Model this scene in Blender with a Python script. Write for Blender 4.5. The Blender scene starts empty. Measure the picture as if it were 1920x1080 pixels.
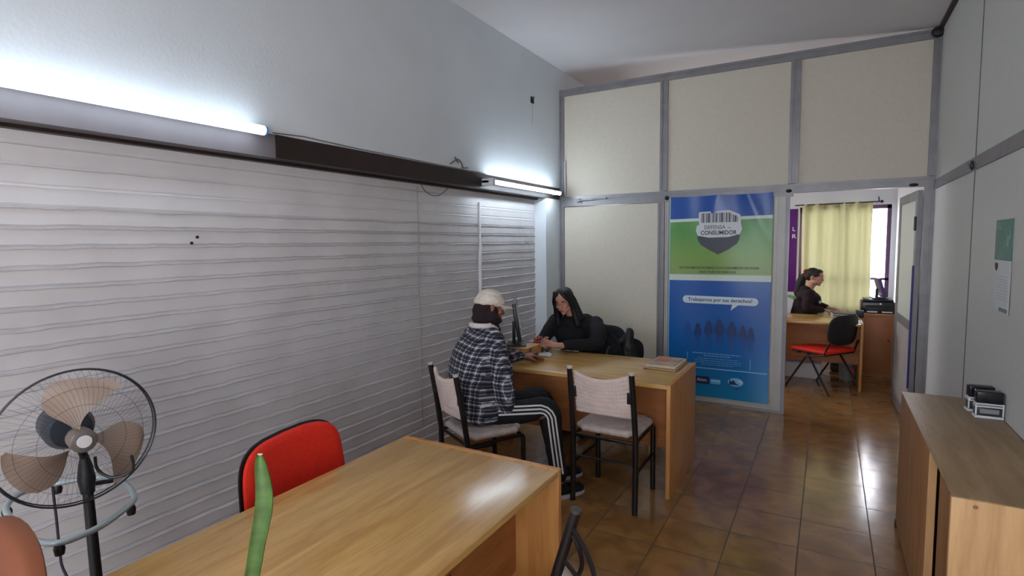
import bpy, math, random
import numpy as np
from mathutils import Vector, Matrix, Euler
random.seed(7); rng = np.random.RandomState(7)
SC = bpy.context.scene
COL = SC.collection
PI = math.pi

# ------------------------------------------------------------------ camera
def cam_axes(y, p, r):
    cy, sy, cp, sp, cr, sr = math.cos(y), math.sin(y), math.cos(p), math.sin(p), math.cos(r), math.sin(r)
    fw = Vector((-sy*cp, cy*cp, -sp)); rt = Vector((cy, sy, 0)); up = rt.cross(fw)
    return rt*cr + up*sr, up*cr - rt*sr, fw
RT, UP, FW = cam_axes(0.52359945, 0.08111435, -0.01141615)
CAM = Vector((0, 0, 1.65)); FPX = 1028.15
cd = bpy.data.cameras.new('camera'); cam = bpy.data.objects.new('camera', cd); COL.objects.link(cam)
cam.matrix_world = Matrix(((RT.x, UP.x, -FW.x, CAM.x), (RT.y, UP.y, -FW.y, CAM.y), (RT.z, UP.z, -FW.z, CAM.z), (0, 0, 0, 1)))
cd.sensor_width = 36; cd.lens = 36*FPX/1920; cd.clip_start = 0.05
SC.camera = cam

# ------------------------------------------------------------------ world, added fill lights, sun, exposure
SC.view_settings.view_transform = 'Standard'; SC.view_settings.look = 'None'
SC.view_settings.gamma = 1; SC.view_settings.use_curve_mapping = False
SC.view_settings.exposure = 0.0
W = bpy.data.worlds.new('world'); SC.world = W; W.use_nodes = True
bg = W.node_tree.nodes['Background']
bg.inputs[0].default_value = (0.80, 0.88, 1.0, 1); bg.inputs[1].default_value = 10.0
def area(name, loc, target, sx, sy, power, color):
    l = bpy.data.lights.new(name, 'AREA'); l.shape = 'RECTANGLE'; l.size = sx; l.size_y = sy
    l.energy = power; l.color = color
    o = bpy.data.objects.new(name, l); COL.objects.link(o); o.location = loc
    o.rotation_euler = (Vector(target)-Vector(loc)).to_track_quat('-Z', 'Y').to_euler()
    return o
area('added_front_fill', (-0.9, -2.40, 1.75), (-0.9, 3, 1.5), 1.7, 1.4, 10, (1.0, 0.97, 0.95))  # added lamp at the unseen back window, fills from behind the camera
area('added_right_fill', (0.70, -1.25, 1.75), (-2.7, 1.8, 2.4), 1.5, 1.4, 64, (0.90, 0.96, 1.0))  # added lamp at an unseen right window, brightens left wall and ceiling
sl = bpy.data.lights.new('sun', 'SUN'); sl.energy = 60; sl.angle = math.radians(1); sl.color = (1, .96, .9)
so = bpy.data.objects.new('sun', sl); COL.objects.link(so); so.rotation_euler = Vector((.6, .45, -.66)).to_track_quat('-Z', 'Y').to_euler()
area('added_side_fill', (-2.60, 7.25, 1.75), (1, 7.3, 1.0), 1.3, 1.1, 42, (0.96, 0.97, 1.0))  # added lamp at an unseen left window, brightens the far room

# ------------------------------------------------------------------ materials
def lin(c):
    return tuple(((v/255)/12.92 if v/255 <= .04045 else ((v/255+.055)/1.055)**2.4) for v in c) + (1,)
MATS = {}
def mat(name, rgb, rough=.6, metal=0., nscale=0., namt=.12, bump=0., bscale=40., spec=.5, stretch=(1, 1, 1), emit=None, estr=0, alpha=1.):
    if name in MATS: return MATS[name]
    m = bpy.data.materials.new(name); m.use_nodes = True; nt = m.node_tree; N = nt.nodes; L = nt.links
    b = N['Principled BSDF']
    b.inputs['Base Color'].default_value = lin(rgb); b.inputs['Roughness'].default_value = rough
    b.inputs['Metallic'].default_value = metal; b.inputs['Specular IOR Level'].default_value = spec
    b.inputs['Alpha'].default_value = alpha
    tc = N.new('ShaderNodeTexCoord'); mp = N.new('ShaderNodeMapping'); mp.inputs['Scale'].default_value = stretch
    L.new(tc.outputs['Object'], mp.inputs[0])
    if nscale:
        no = N.new('ShaderNodeTexNoise'); no.inputs['Scale'].default_value = nscale; no.inputs['Detail'].default_value = 5
        L.new(mp.outputs[0], no.inputs['Vector'])
        r = N.new('ShaderNodeValToRGB'); e = r.color_ramp.elements
        c = lin(rgb)
        e[0].position = .3; e[1].position = .7
        e[0].color = tuple(v*(1-namt) for v in c[:3])+(1,); e[1].color = tuple(min(1, v*(1+namt)) for v in c[:3])+(1,)
        L.new(no.outputs['Fac'], r.inputs[0]); L.new(r.outputs[0], b.inputs['Base Color'])
    if bump:
        n2 = N.new('ShaderNodeTexNoise'); n2.inputs['Scale'].default_value = bscale; n2.inputs['Detail'].default_value = 4
        L.new(mp.outputs[0], n2.inputs['Vector'])
        bp = N.new('ShaderNodeBump'); bp.inputs['Strength'].default_value = bump; bp.inputs['Distance'].default_value = .01
        L.new(n2.outputs['Fac'], bp.inputs['Height']); L.new(bp.outputs[0], b.inputs['Normal'])
    if emit:
        b.inputs['Emission Color'].default_value = tuple(emit)+(1,); b.inputs['Emission Strength'].default_value = estr
    MATS[name] = m
    return m
def wood(name, c1, c2, axis='Y', rough=.38, scale=3.0, spec=.4, speck=True):
    if name in MATS: return MATS[name]
    m = bpy.data.materials.new(name); m.use_nodes = True; nt = m.node_tree; N = nt.nodes; L = nt.links
    b = N['Principled BSDF']; b.inputs['Roughness'].default_value = rough; b.inputs['Specular IOR Level'].default_value = spec
    tc = N.new('ShaderNodeTexCoord'); mp = N.new('ShaderNodeMapping')
    s = {'X': (1, 9, 9), 'Y': (9, 1, 9), 'Z': (9, 9, 1)}[axis]
    mp.inputs['Scale'].default_value = s
    L.new(tc.outputs['Object'], mp.inputs[0])
    n1 = N.new('ShaderNodeTexNoise'); n1.inputs['Scale'].default_value = scale; n1.inputs['Detail'].default_value = 6
    n1.inputs['Distortion'].default_value = .6
    n2 = N.new('ShaderNodeTexNoise'); n2.inputs['Scale'].default_value = scale*6; n2.inputs['Detail'].default_value = 3
    L.new(mp.outputs[0], n1.inputs['Vector']); L.new(mp.outputs[0], n2.inputs['Vector'])
    ad = N.new('ShaderNodeMath'); ad.operation = 'MULTIPLY_ADD'; ad.inputs[1].default_value = .35
    L.new(n2.outputs['Fac'], ad.inputs[0]); 
    sb = N.new('ShaderNodeMath'); sb.operation = 'SUBTRACT'; sb.inputs[1].default_value = .17
    L.new(n1.outputs['Fac'], sb.inputs[0]); L.new(sb.outputs[0], ad.inputs[2])
    r = N.new('ShaderNodeValToRGB'); e = r.color_ramp.elements; e[0].position = .33; e[1].position = .66
    e[0].color = lin(c1); e[1].color = lin(c2)
    L.new(ad.outputs[0], r.inputs[0]); L.new(r.outputs[0], b.inputs['Base Color'])
    MATS[name] = m
    return m

M_PLASTER = mat('white_plaster', (208, 213, 218), .8, nscale=1.5, namt=.05, bump=.12, bscale=60)
M_CEIL = mat('ceiling_paint', (208, 204, 206), .85, nscale=1.2, namt=.03, bump=.06, bscale=50)
M_BRICK = mat('white_painted_brick', (208, 204, 206), .55, nscale=3, namt=.07, bump=.10, bscale=30)
M_CREAM = mat('cream_panel', (203, 194, 178), .55, nscale=30, namt=.03)
M_CREAMR = mat('cool_cream_panel', (205, 204, 200), .5, nscale=20, namt=.02)
M_ALU = mat('anodised_aluminium', (134, 131, 134), .42, .35, nscale=8, namt=.1)
M_ALUL = mat('pale_aluminium', (178, 174, 170), .45, .15, nscale=8, namt=.06)
M_GROOVE = mat('groove_grey', (86, 86, 92), .6)
M_BLACKP = mat('black_plastic', (22, 21, 23), .45)
M_DARKBEAM = mat('dark_beam_paint', (40, 26, 24), .5, nscale=6, namt=.3)
M_GREYBEAM = mat('grey_beam', (112, 106, 110), .6, nscale=6, namt=.08)
M_BLACKM = mat('black_painted_metal', (26, 20, 22), .38, .2, nscale=20, namt=.3)
M_PAD = mat('beige_upholstery', (205, 186, 178), .85, nscale=14, namt=.08, bump=.15, bscale=200)
M_SEATPAD = mat('greyed_beige_upholstery', (182, 168, 162), .88, nscale=14, namt=.14, bump=.15, bscale=200)
M_WHITEPL = mat('white_plastic', (215, 218, 222), .45)
M_RED = mat('red_upholstery', (232, 40, 16), .75, nscale=60, namt=.08, bump=.1, bscale=400)
M_SKIN = mat('skin', (196, 142, 122), .55, nscale=25, namt=.06)
M_SKIN2 = mat('tan_skin', (150, 96, 78), .55, nscale=25, namt=.06)
M_BLKCLOTH = mat('black_cloth', (9, 9, 15), .9, nscale=12, namt=.3, bump=.2, bscale=60)
M_BLKCLOTH2 = mat('dark_maroon_cloth', (36, 20, 26), .9, nscale=12, namt=.3, bump=.2, bscale=60)
M_HAIR = mat('black_hair', (10, 8, 11), .62, nscale=60, namt=.5, bump=.25, bscale=90, stretch=(1, 1, .12))
M_HAIR2 = mat('dark_brown_hair', (22, 13, 14), .66, nscale=60, namt=.5, bump=.25, bscale=90, stretch=(1, 1, .12))
M_PAPER = mat('paper', (226, 226, 228), .7)
M_TOP = wood('oak_laminate_top', (180, 136, 78), (206, 166, 102), 'Y', .26, 2.2)
M_TOPX = wood('oak_laminate_top_cross', (184, 138, 78), (208, 166, 100), 'X', .20, 2.2, .6)
M_SIDE = wood('oak_laminate_side', (176, 118, 62), (196, 140, 80), 'Z', .45, 2.0)
M_PANEL = wood('brown_modesty_panel', (140, 84, 44), (164, 104, 58), 'X', .5, 2.0)
M_CTOP = wood('counter_top_laminate', (138, 112, 80), (160, 132, 98), 'Y', .42, 2.4)
M_CSIDE = wood('counter_side_laminate', (150, 104, 66), (172, 124, 82), 'Z', .5, 1.8)
M_CFRONT = wood('counter_front_laminate', (196, 150, 100), (220, 176, 124), 'Z', .5, 1.6)

# floor tiles
def tile_mat():
    m = bpy.data.materials.new('glazed_brown_tile'); m.use_nodes = True; nt = m.node_tree; N = nt.nodes; L = nt.links
    b = N['Principled BSDF']
    tc = N.new('ShaderNodeTexCoord'); sep = N.new('ShaderNodeSeparateXYZ'); L.new(tc.outputs['Object'], sep.inputs[0])
    def math_(op, a, bb=None, cc=None):
        n = N.new('ShaderNodeMath'); n.operation = op
        for i, v in enumerate((a, bb, cc)):
            if v is None: continue
            if isinstance(v, (int, float)): n.inputs[i].default_value = v
            else: L.new(v, n.inputs[i])
        return n.outputs[0]
    P = .345
    wob = N.new('ShaderNodeTexNoise'); wob.inputs['Scale'].default_value = 3; L.new(tc.outputs['Object'], wob.inputs['Vector'])
    cells = []; dists = []
    for out, off in ((sep.outputs[0], .25), (sep.outputs[1], 4.243)):
        t = math_('DIVIDE', math_('SUBTRACT', out, off), P)
        cells.append(math_('FLOOR', t))
        fr = math_('SUBTRACT', t, math_('FLOOR', t))
        dists.append(math_('MINIMUM', fr, math_('SUBTRACT', 1.0, fr)))
    d = math_('MINIMUM', dists[0], dists[1])
    grout = math_('LESS_THAN', d, .0085)
    cmb = N.new('ShaderNodeCombineXYZ'); L.new(cells[0], cmb.inputs[0]); L.new(cells[1], cmb.inputs[1])
    wn = N.new('ShaderNodeTexWhiteNoise'); L.new(cmb.outputs[0], wn.inputs['Vector'])
    no = N.new('ShaderNodeTexNoise'); no.inputs['Scale'].default_value = 5; no.inputs['Detail'].default_value = 6; no.inputs['Distortion'].default_value = .8
    va = N.new('ShaderNodeVectorMath'); va.operation = 'ADD'; L.new(tc.outputs['Object'], va.inputs[0]); L.new(wn.outputs['Color'], va.inputs[1])
    L.new(va.outputs[0], no.inputs['Vector'])
    r = N.new('ShaderNodeValToRGB'); e = r.color_ramp.elements
    e[0].position = .32; e[0].color = lin((126, 90, 54)); e[1].position = .7; e[1].color = lin((162, 118, 70))
    L.new(no.outputs['Fac'], r.inputs[0])
    mx = N.new('ShaderNodeMix'); mx.data_type = 'RGBA'; L.new(grout, mx.inputs['Factor']); L.new(r.outputs[0], mx.inputs['A']); mx.inputs['B'].default_value = lin((78, 60, 48))
    L.new(mx.outputs['Result'], b.inputs['Base Color'])
    rr = math_('MULTIPLY_ADD', no.outputs['Fac'], .08, .12)
    rg = math_('MULTIPLY_ADD', grout, .5, rr)
    L.new(rg, b.inputs['Roughness'])
    # slight cushion edge of every tile
    h = math_('MINIMUM', d, .05)
    bp = N.new('ShaderNodeBump'); bp.inputs['Strength'].default_value = .25; bp.inputs['Distance'].default_value = .01
    L.new(h, bp.inputs['Height'])
    n3 = N.new('ShaderNodeTexNoise'); n3.inputs['Scale'].default_value = 9; L.new(tc.outputs['Object'], n3.inputs['Vector'])
    bp2 = N.new('ShaderNodeBump'); bp2.inputs['Strength'].default_value = .02; bp2.inputs['Distance'].default_value = .02
    L.new(n3.outputs['Fac'], bp2.inputs['Height']); L.new(bp.outputs[0], bp2.inputs['Normal']); L.new(bp2.outputs[0], b.inputs['Normal'])
    b.inputs['Specular IOR Level'].default_value = .8
    return m
M_TILE = tile_mat()

# ------------------------------------------------------------------ object helpers
class MB:
    """collects shapes, then links them as one mesh object"""
    def __init__(s): s.v = []; s.f = []; s.mi = []; s.cur = 0
    def add(s, vs, fs):
        o = len(s.v); s.v += [tuple(v) for v in vs]; s.f += [tuple(i+o for i in f) for f in fs]; s.mi += [s.cur]*len(fs); return s
    def box(s, a, b, M=None, bev=0.0):
        x0, y0, z0 = [min(p, q) for p, q in zip(a, b)]; x1, y1, z1 = [max(p, q) for p, q in zip(a, b)]
        if bev > 0:
            import bmesh
            bm = bmesh.new(); bmesh.ops.create_cube(bm, size=1)
            for v in bm.verts: v.co = Vector(((x0+x1)/2+v.co.x*(x1-x0), (y0+y1)/2+v.co.y*(y1-y0), (z0+z1)/2+v.co.z*(z1-z0)))
            bmesh.ops.bevel(bm, geom=bm.edges[:], offset=bev, segments=3, affect='EDGES', profile=.5)
            vs = [v.co.copy() for v in bm.verts]; bm.verts.index_update(); fs = [[v.index for v in f.verts] for f in bm.faces]; bm.free()
        else:
            vs = [Vector((x, y, z)) for x in (x0, x1) for y in (y0, y1) for z in (z0, z1)]
            fs = [(0, 1, 3, 2), (4, 6, 7, 5), (0, 4, 5, 1), (2, 3, 7, 6), (0, 2, 6, 4), (1, 5, 7, 3)]
        if M is not None: vs = [M @ v for v in vs]
        return s.add(vs, fs)
    def tube(s, pts, r, n=10, closed=False, cap=True, flat=None):
        pts = [Vector(p) for p in pts]; k = len(pts); rs = r if isinstance(r, (list, tuple)) else [r]*k
        vs = []; fs = []; prev = None
        for i, p in enumerate(pts):
            a = pts[(i-1) % k] if (closed or i) else p; b = pts[(i+1) % k] if (closed or i < k-1) else p
            t = (b-a).normalized()
            if prev is None:
                u = t.orthogonal().normalized()
                if flat is not None: u = (Vector(flat)-t*t.dot(Vector(flat))).normalized()
            else: u = (prev-t*t.dot(prev)).normalized()
            prev = u; w = t.cross(u)
            q = rs[i]; ru, rw = q if isinstance(q, (tuple, list)) else (q, q)
            for j in range(n):
                an = 2*PI*j/n; vs.append(p+u*math.cos(an)*ru+w*math.sin(an)*rw)
        m = k if closed else k-1
        for i in range(m):
            for j in range(n):
                a = i*n+j; b = i*n+(j+1) % n; c = ((i+1) % k)*n+(j+1) % n; d = ((i+1) % k)*n+j
                fs.append((a, b, c, d))
        if cap and not closed: fs += [tuple(range(n-1, -1, -1)), tuple(range((k-1)*n, k*n))]
        return s.add(vs, fs)
    def lathe(s, prof, n=24, M=None):
        vs = []; fs = []
        for r, z in prof:
            for j in range(n):
                a = 2*PI*j/n; v = Vector((r*math.cos(a), r*math.sin(a), z)); vs.append(M @ v if M is not None else v)
        for i in range(len(prof)-1):
            for j in range(n):
                fs.append((i*n+j, i*n+(j+1) % n, (i+1)*n+(j+1) % n, (i+1)*n+j))
        fs += [tuple(range(n-1, -1, -1)), tuple(range((len(prof)-1)*n, len(prof)*n))]
        return s.add(vs, fs)
    def prism(s, poly, z0, z1, M=None):
        k = len(poly); vs = [Vector((x, y, z0)) for x, y in poly]+[Vector((x, y, z1)) for x, y in poly]
        if M is not None: vs = [M @ v for v in vs]
        fs = [tuple(range(k-1, -1, -1)), tuple(range(k, 2*k))]+[(i, (i+1) % k, k+(i+1) % k, k+i) for i in range(k)]
        return s.add(vs, fs)
    def grid(s, fn, nu, nv, thick=None):
        vs = [fn(i/nu, j/nv) for i in range(nu+1) for j in range(nv+1)]
        fs = [(i*(nv+1)+j, (i+1)*(nv+1)+j, (i+1)*(nv+1)+j+1, i*(nv+1)+j+1) for i in range(nu) for j in range(nv)]
        return s.add(vs, fs)
    def build(s, name, m, parent=None, smooth=None, **tags):
        me = bpy.data.meshes.new(name); me.from_pydata([tuple(v) for v in s.v], [], s.f)
        for x in (m if isinstance(m, (list, tuple)) else [m]): me.materials.append(x)
        if isinstance(m, (list, tuple)): me.polygons.foreach_set('material_index', s.mi)
        import bmesh
        bm = bmesh.new(); bm.from_mesh(me); bmesh.ops.recalc_face_normals(bm, faces=bm.faces[:]); bm.to_mesh(me); bm.free()
        me.validate(); me.update()
        o = bpy.data.objects.new(name, me); COL.objects.link(o)
        if parent is not None: o.parent = parent
        if smooth is not False:
            me.polygons.foreach_set('use_smooth', [True]*len(me.polygons))
            try: me.set_sharp_from_angle(angle=math.radians(smooth or 38))
            except Exception: pass
        for k, v in tags.items(): o[k] = v
        return o
def thing(name, label, cat, loc=(0, 0, 0), rotz=0, group=None):
    o = bpy.data.objects.new(name, None); COL.objects.link(o); o.location = loc; o.rotation_euler = (0, 0, rotz)
    o.empty_display_size = .1
    o['label'] = label; o['category'] = cat
    if group: o['group'] = group
    return o
def tag(o, label, cat, group=None):
    o['label'] = label; o['category'] = cat
    if group: o['group'] = group
    return o
def struct(o): o['kind'] = 'structure'; return o
def S(a, b, bev=0): return MB().box(a, b, bev=bev)
def T(loc, rot=(0, 0, 0), sc=(1, 1, 1)): return Matrix.Translation(loc) @ Euler(rot).to_matrix().to_4x4() @ Matrix.Diagonal((*sc, 1))
def smooth_path(pts, n=6, closed=False):
    pts = [Vector(p) for p in pts]; out = []; k = len(pts)
    for i in range(k if closed else k-1):
        if closed: p0, p1, p2, p3 = pts[i-1], pts[i], pts[(i+1) % k], pts[(i+2) % k]
        else: p0, p1, p2, p3 = pts[max(i-1, 0)], pts[i], pts[i+1], pts[min(i+2, k-1)]
        for j in range(n):
            t = j/n; out.append(.5*((2*p1)+(-p0+p2)*t+(2*p0-5*p1+4*p2-p3)*t*t+(-p0+3*p1-3*p2+p3)*t*t*t))
    if not closed: out.append(pts[-1])
    return out
def text(name, s, w, h, cx, cz, y, m, parent, bold=0.0, depth=.0008, shear=0.0):
    cu = bpy.data.curves.new(name, 'FONT'); cu.body = s; cu.align_x = 'CENTER'; cu.align_y = 'CENTER'; cu.offset = bold; cu.extrude = .0; cu.shear = shear
    cu.resolution_u = 3
    o = bpy.data.objects.new(name, cu); COL.objects.link(o)
    bpy.context.view_layer.update()
    me = bpy.data.meshes.new_from_object(o.evaluated_get(bpy.context.evaluated_depsgraph_get()))
    bpy.data.objects.remove(o); bpy.data.curves.remove(cu)
    co = np.array([v.co[:] for v in me.vertices]); mn = co.min(0); mx = co.max(0); c = (mn+mx)/2
    sx = w/(mx[0]-mn[0]); sz = h/(mx[1]-mn[1])
    for v in me.vertices: v.co = Vector(((v.co.x-c[0])*sx+cx, y, (v.co.y-c[1])*sz+cz))
    me.materials.clear(); me.materials.append(m); me.name = name
    o = bpy.data.objects.new(name, me); COL.objects.link(o)
    if parent is not None: o.parent = parent
    return o

# ------------------------------------------------------------------ soft-body builder (spheres fused by a voxel remesh)
_bm_unit = None
def unit_ico():
    global _bm_unit
    if _bm_unit is None:
        import bmesh
        bm = bmesh.new(); bmesh.ops.create_icosphere(bm, subdivisions=2, radius=1); bm.verts.index_update()
        _bm_unit = (np.array([v.co[:] for v in bm.verts]), np.array([[v.index for v in f.verts] for f in bm.faces])); bm.free()
    return _bm_unit
class Blob:
    def __init__(s): s.V = []; s.F = []; s.n = 0
    def ell(s, c, r, R=None):
        v, f = unit_ico(); r = (r, r, r) if isinstance(r, (int, float)) else r
        p = v*np.array(r)
        if R is not None: p = p @ np.array(R).T     # R columns are the local axes
        s.V.append(p+np.array(c)); s.F.append(f+s.n); s.n += len(v); return s
    def chain(s, pts, R=None, smooth=True):
        """pts: list of (point, radius or (rx,ry,rz))"""
        P = [np.array(tuple(p), float) for p, _ in pts]
        Q = [np.array((r, r, r) if isinstance(r, (int, float)) else r, float) for _, r in pts]
        if smooth and len(P) > 2:
            X = [np.concatenate([p, q]) for p, q in zip(P, Q)]
            out = []
            k = len(X)
            for i in range(k-1):
                p0, p1, p2, p3 = X[max(i-1, 0)], X[i], X[i+1], X[min(i+2, k-1)]
                for j in range(6):
                    t = j/6; out.append(.5*((2*p1)+(-p0+p2)*t+(2*p0-5*p1+4*p2-p3)*t*t+(-p0+3*p1-3*p2+p3)*t*t*t))
            out.append(X[-1]); P = [o[:3] for o in out]; Q = [np.maximum(o[3:], .002) for o in out]
        for i in range(len(P)-1):
            d = np.linalg.norm(P[i+1]-P[i]); r = min(Q[i].min(), Q[i+1].min()); n = max(1, int(math.ceil(d/(r*.45))))
            for j in range(n):
                t = j/n; s.ell(P[i]*(1-t)+P[i+1]*t, tuple(Q[i]*(1-t)+Q[i+1]*t), R)
        s.ell(P[-1], tuple(Q[-1]), R); return s
    def build(s, name, m, parent=None, voxel=.008, it=4, disp=None, fac=.5):
        V = np.concatenate(s.V); F = np.concatenate(s.F)
        me = bpy.data.meshes.new(name); me.from_pydata(V.tolist(), [], F.tolist()); me.update()
        o = bpy.data.objects.new(name, me); COL.objects.link(o)
        md = o.modifiers.new('r', 'REMESH'); md.mode = 'VOXEL'; md.voxel_size = voxel; md.use_smooth_shade = True
        if it:
            ms = o.modifiers.new('s', 'SMOOTH'); ms.factor = fac; ms.iterations = it
        if disp:
            tx = bpy.data.textures.new(name+'_folds', 'CLOUDS'); tx.noise_scale = disp[1]
            dm = o.modifiers.new('d', 'DISPLACE'); dm.texture = tx; dm.strength = disp[0]; dm.mid_level = .5
        bpy.context.view_layer.update()
        me2 = bpy.data.meshes.new_from_object(o.evaluated_get(bpy.context.evaluated_depsgraph_get()))
        o.modifiers.clear(); o.data = me2; bpy.data.meshes.remove(me); me2.name = name
        me2.materials.clear(); me2.materials.append(m)
        me2.polygons.foreach_set('use_smooth', [True]*len(me2.polygons))
        if parent is not None: o.parent = parent
        return o

# ------------------------------------------------------------------ the room
XL, XB, XR, YP = -2.66, -2.80, .745, 5.725     # plaster wall, brick face, right wall, partition
Y0, Y1 = -2.6, 8.62
struct(MB().box((XB-.25, Y0-.2, -.1), (1.0, Y1+.3, 0)).build('floor', M_TILE, smooth=False))
zc = lambda x: 3.575+(x-XL)*(3.36-3.575)/(XR-XL)
cm = MB(); cm.add([(x, y, zc(x)+dz) for dz in (0, .12) for x, y in ((XB-.25, Y0-.2), (1.0, Y0-.2), (1.0, Y1+.3), (XB-.25, Y1+.3))],
                  [(0, 1, 2, 3), (4, 7, 6, 5), (0, 4, 5, 1), (1, 5, 6, 2), (2, 6, 7, 3), (3, 7, 4, 0)])
struct(cm.build('ceiling', M_CEIL, smooth=False))
struct(MB().box((XB-.25, Y0, 2.262), (XL, Y1, 3.62)).build('wall_left_upper', M_PLASTER, smooth=False))
# brick face, one continuous relief
def brick_wall():
    ch = .0825; ztop = 2.15; y0, y1 = Y0, YP+.05; dy = .022; rows = []
    sub = [0, .05, .12, .3, .5, .7, .84, .92]
    ncourse = int(ztop/ch)+1
    ny = int((y1-y0)/dy)+1; ys = np.linspace(y0, y1, ny)
    def wav(seed, lo, hi, n=9):
        r = np.random.RandomState(seed); a = np.zeros(ny)
        for _ in range(n):
            f = r.uniform(lo, hi); a += np.sin(ys*f+r.uniform(0, 6.28))*r.uniform(.4, 1)
        return a/n
    edge = [wav(100+k, 3, 40)*.016+wav(300+k, 40, 120)*.006 for k in range(ncourse+1)]
    V = []; nr = 0
    for k in range(ncourse):
        zt = ztop-k*ch
        smooth_c = .35 if k < 4 else 1.0          # upper courses are filled nearly flush
        bl = .25; off = (k % 2)*.125+np.random.RandomState(k).uniform(0, .02)
        u = ((ys+off) % bl)/bl; vj = np.clip(1-np.minimum(u, 1-u)/.05, 0, 1)*.0016*(.3 if k < 4 else 1)
        idx = np.floor((ys+off)/bl).astype(int)
        lump = np.array([np.random.RandomState((k*977+i*131) % 99991).uniform(-1, 1) for i in idx])*.0012*smooth_c
        lump = np.convolve(lump, np.ones(5)/5, 'same')
        rough = (wav(500+k, 4, 20)*.006+wav(700+k, 30, 90)*.0025)*smooth_c
        for s_ in sub:
            e0 = edge[k]*smooth_c; e1 = edge[k+1]*smooth_c
            z = zt-ch*s_-(e0*(1-s_)+e1*s_)*.6
            if s_ == 0: dx = -.012*smooth_c*np.ones(ny)
            elif s_ == .05: dx = .0125*smooth_c+rough*.8
            elif s_ == .84: dx = -.003*smooth_c+rough*.9
            elif s_ == .92: dx = -.017*smooth_c+rough*.4
            else: dx = rough+lump-vj+(.006-.010*s_)*smooth_c
            V.append(np.stack([XB+dx, ys, np.maximum(z, -.01)], 1)); nr += 1
    V = np.concatenate(V); F = []
    for i in range(nr-1):
        a = np.arange(ny-1)+i*ny
        F.append(np.stack([a, a+1, a+1+ny, a+ny], 1))
    F = np.concatenate(F)
    mb = MB(); mb.v = [tuple(x) for x in V.tolist()]; mb.f = [tuple(x) for x in F.tolist()]; mb.mi = [0]*len(mb.f)
    mb.box((XB-.25, Y0, 0), (XB-.06, Y1, 2.262))
    mb.box((XB-.25, YP+.05, 0), (XB, Y1, 2.262))
    return mb
me_b = brick_wall().build('wall_left', M_BRICK, smooth=30); struct(me_b)
struct(MB().box((XB-.05, 5.36, 0), (XL, YP+.02, 2.14)).build('wall_left_pilaster', M_PLASTER, smooth=False))
# boxed beam between brick and plaster: grey below the long lamp, dark brown further on
bm_ = MB(); bm_.box((XB-.05, Y0, 2.135), (XL-.004, 2.02, 2.262)); struct(bm_.build('trim_1', M_GREYBEAM, smooth=False))
bm_ = MB(); bm_.box((XB-.05, 2.02, 2.135), (XL+.004, YP-.02, 2.262)); struct(bm_.build('trim_2', M_DARKBEAM, smooth=False))
bm_ = MB(); bm_.box((XB-.03, Y0, 2.120), (XB+.045, YP-.03, 2.135)); struct(bm_.build('trim_3', M_DARKBEAM, smooth=False))  # dark strip, puts the shadow gap between beam and brick into colour
# right wall: demountable panels
struct(MB().box((XR, Y0, 0), (XR+.18, YP+.03, 3.40)).build('wall_right', M_CREAMR, smooth=False))
struct(MB().box((XR, YP+.03, 0), (XR+.18, Y1, 3.45)).build('wall_right_far', mat('far_white_wall', (222, 220, 222), .6), smooth=False))
struct(MB().box((XR-.010, Y0, 2.055), (XR, YP-.02, 2.13)).build('trim_4', M_ALU, smooth=False))
g = MB()
for z0, z1 in ((0, 2.05), (2.135, 3.33)): g.box((XR-.003, 4.262, z0), (XR, 4.272, z1))
struct(g.build('trim_5', M_GROOVE, smooth=False))
struct(MB().box((XR-.03, Y0, 3.335), (XR, YP, 3.36)).build('trim_6', mat('dark_trim', (52, 44, 44), .6), smooth=False))
# back wall behind the camera with an unseen window added to let light in
bw = MB()
bw.box((XB-.2, Y0-.12, 0), (XR+.1, Y0, .95)); bw.box((XB-.2, Y0-.12, 2.6), (XR+.1, Y0, 3.7)); bw.box((XB-.2, Y0-.12, .95), (-1.8, Y0, 2.6)); bw.box((.0, Y0-.12, .95), (XR+.1, Y0, 2.6))
struct(bw.build('wall_back', M_PLASTER, smooth=False))
fr = MB()
for y in (-2.0, -1.28, -.56): fr.box((XR-.03, y, 1.0), (XR-.001, y+.05, 2.5))
for z in (1.0, 2.45): fr.box((XR-.03, -2.0, z), (XR-.001, -.51, z+.05))
struct(fr.build('added_window_4', M_ALU, smooth=False))  # unseen window frame added to give the right fill lamp a source
fr = MB()
for x in (-1.8, -.93, -.06): fr.box((x, Y0-.08, .95), (x+.06, Y0-.03, 2.6))
for z in (.95, 2.54): fr.box((-1.8, Y0-.08, z), (.0, Y0-.03, z+.06))
struct(fr.build('added_window_1', M_ALU, smooth=False))  # frame of the unseen window added behind the camera for light
fr = MB()
for y in (6.55, 7.22, 7.89): fr.box((XL+.001, y, 1.15), (XL+.03, y+.05, 2.25))
for z in (1.15, 2.20): fr.box((XL+.001, 6.55, z), (XL+.03, 7.94, z+.05))
struct(fr.build('added_window_3', M_ALU, smooth=False))  # unseen frame added on the left wall for the far room fill

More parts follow.
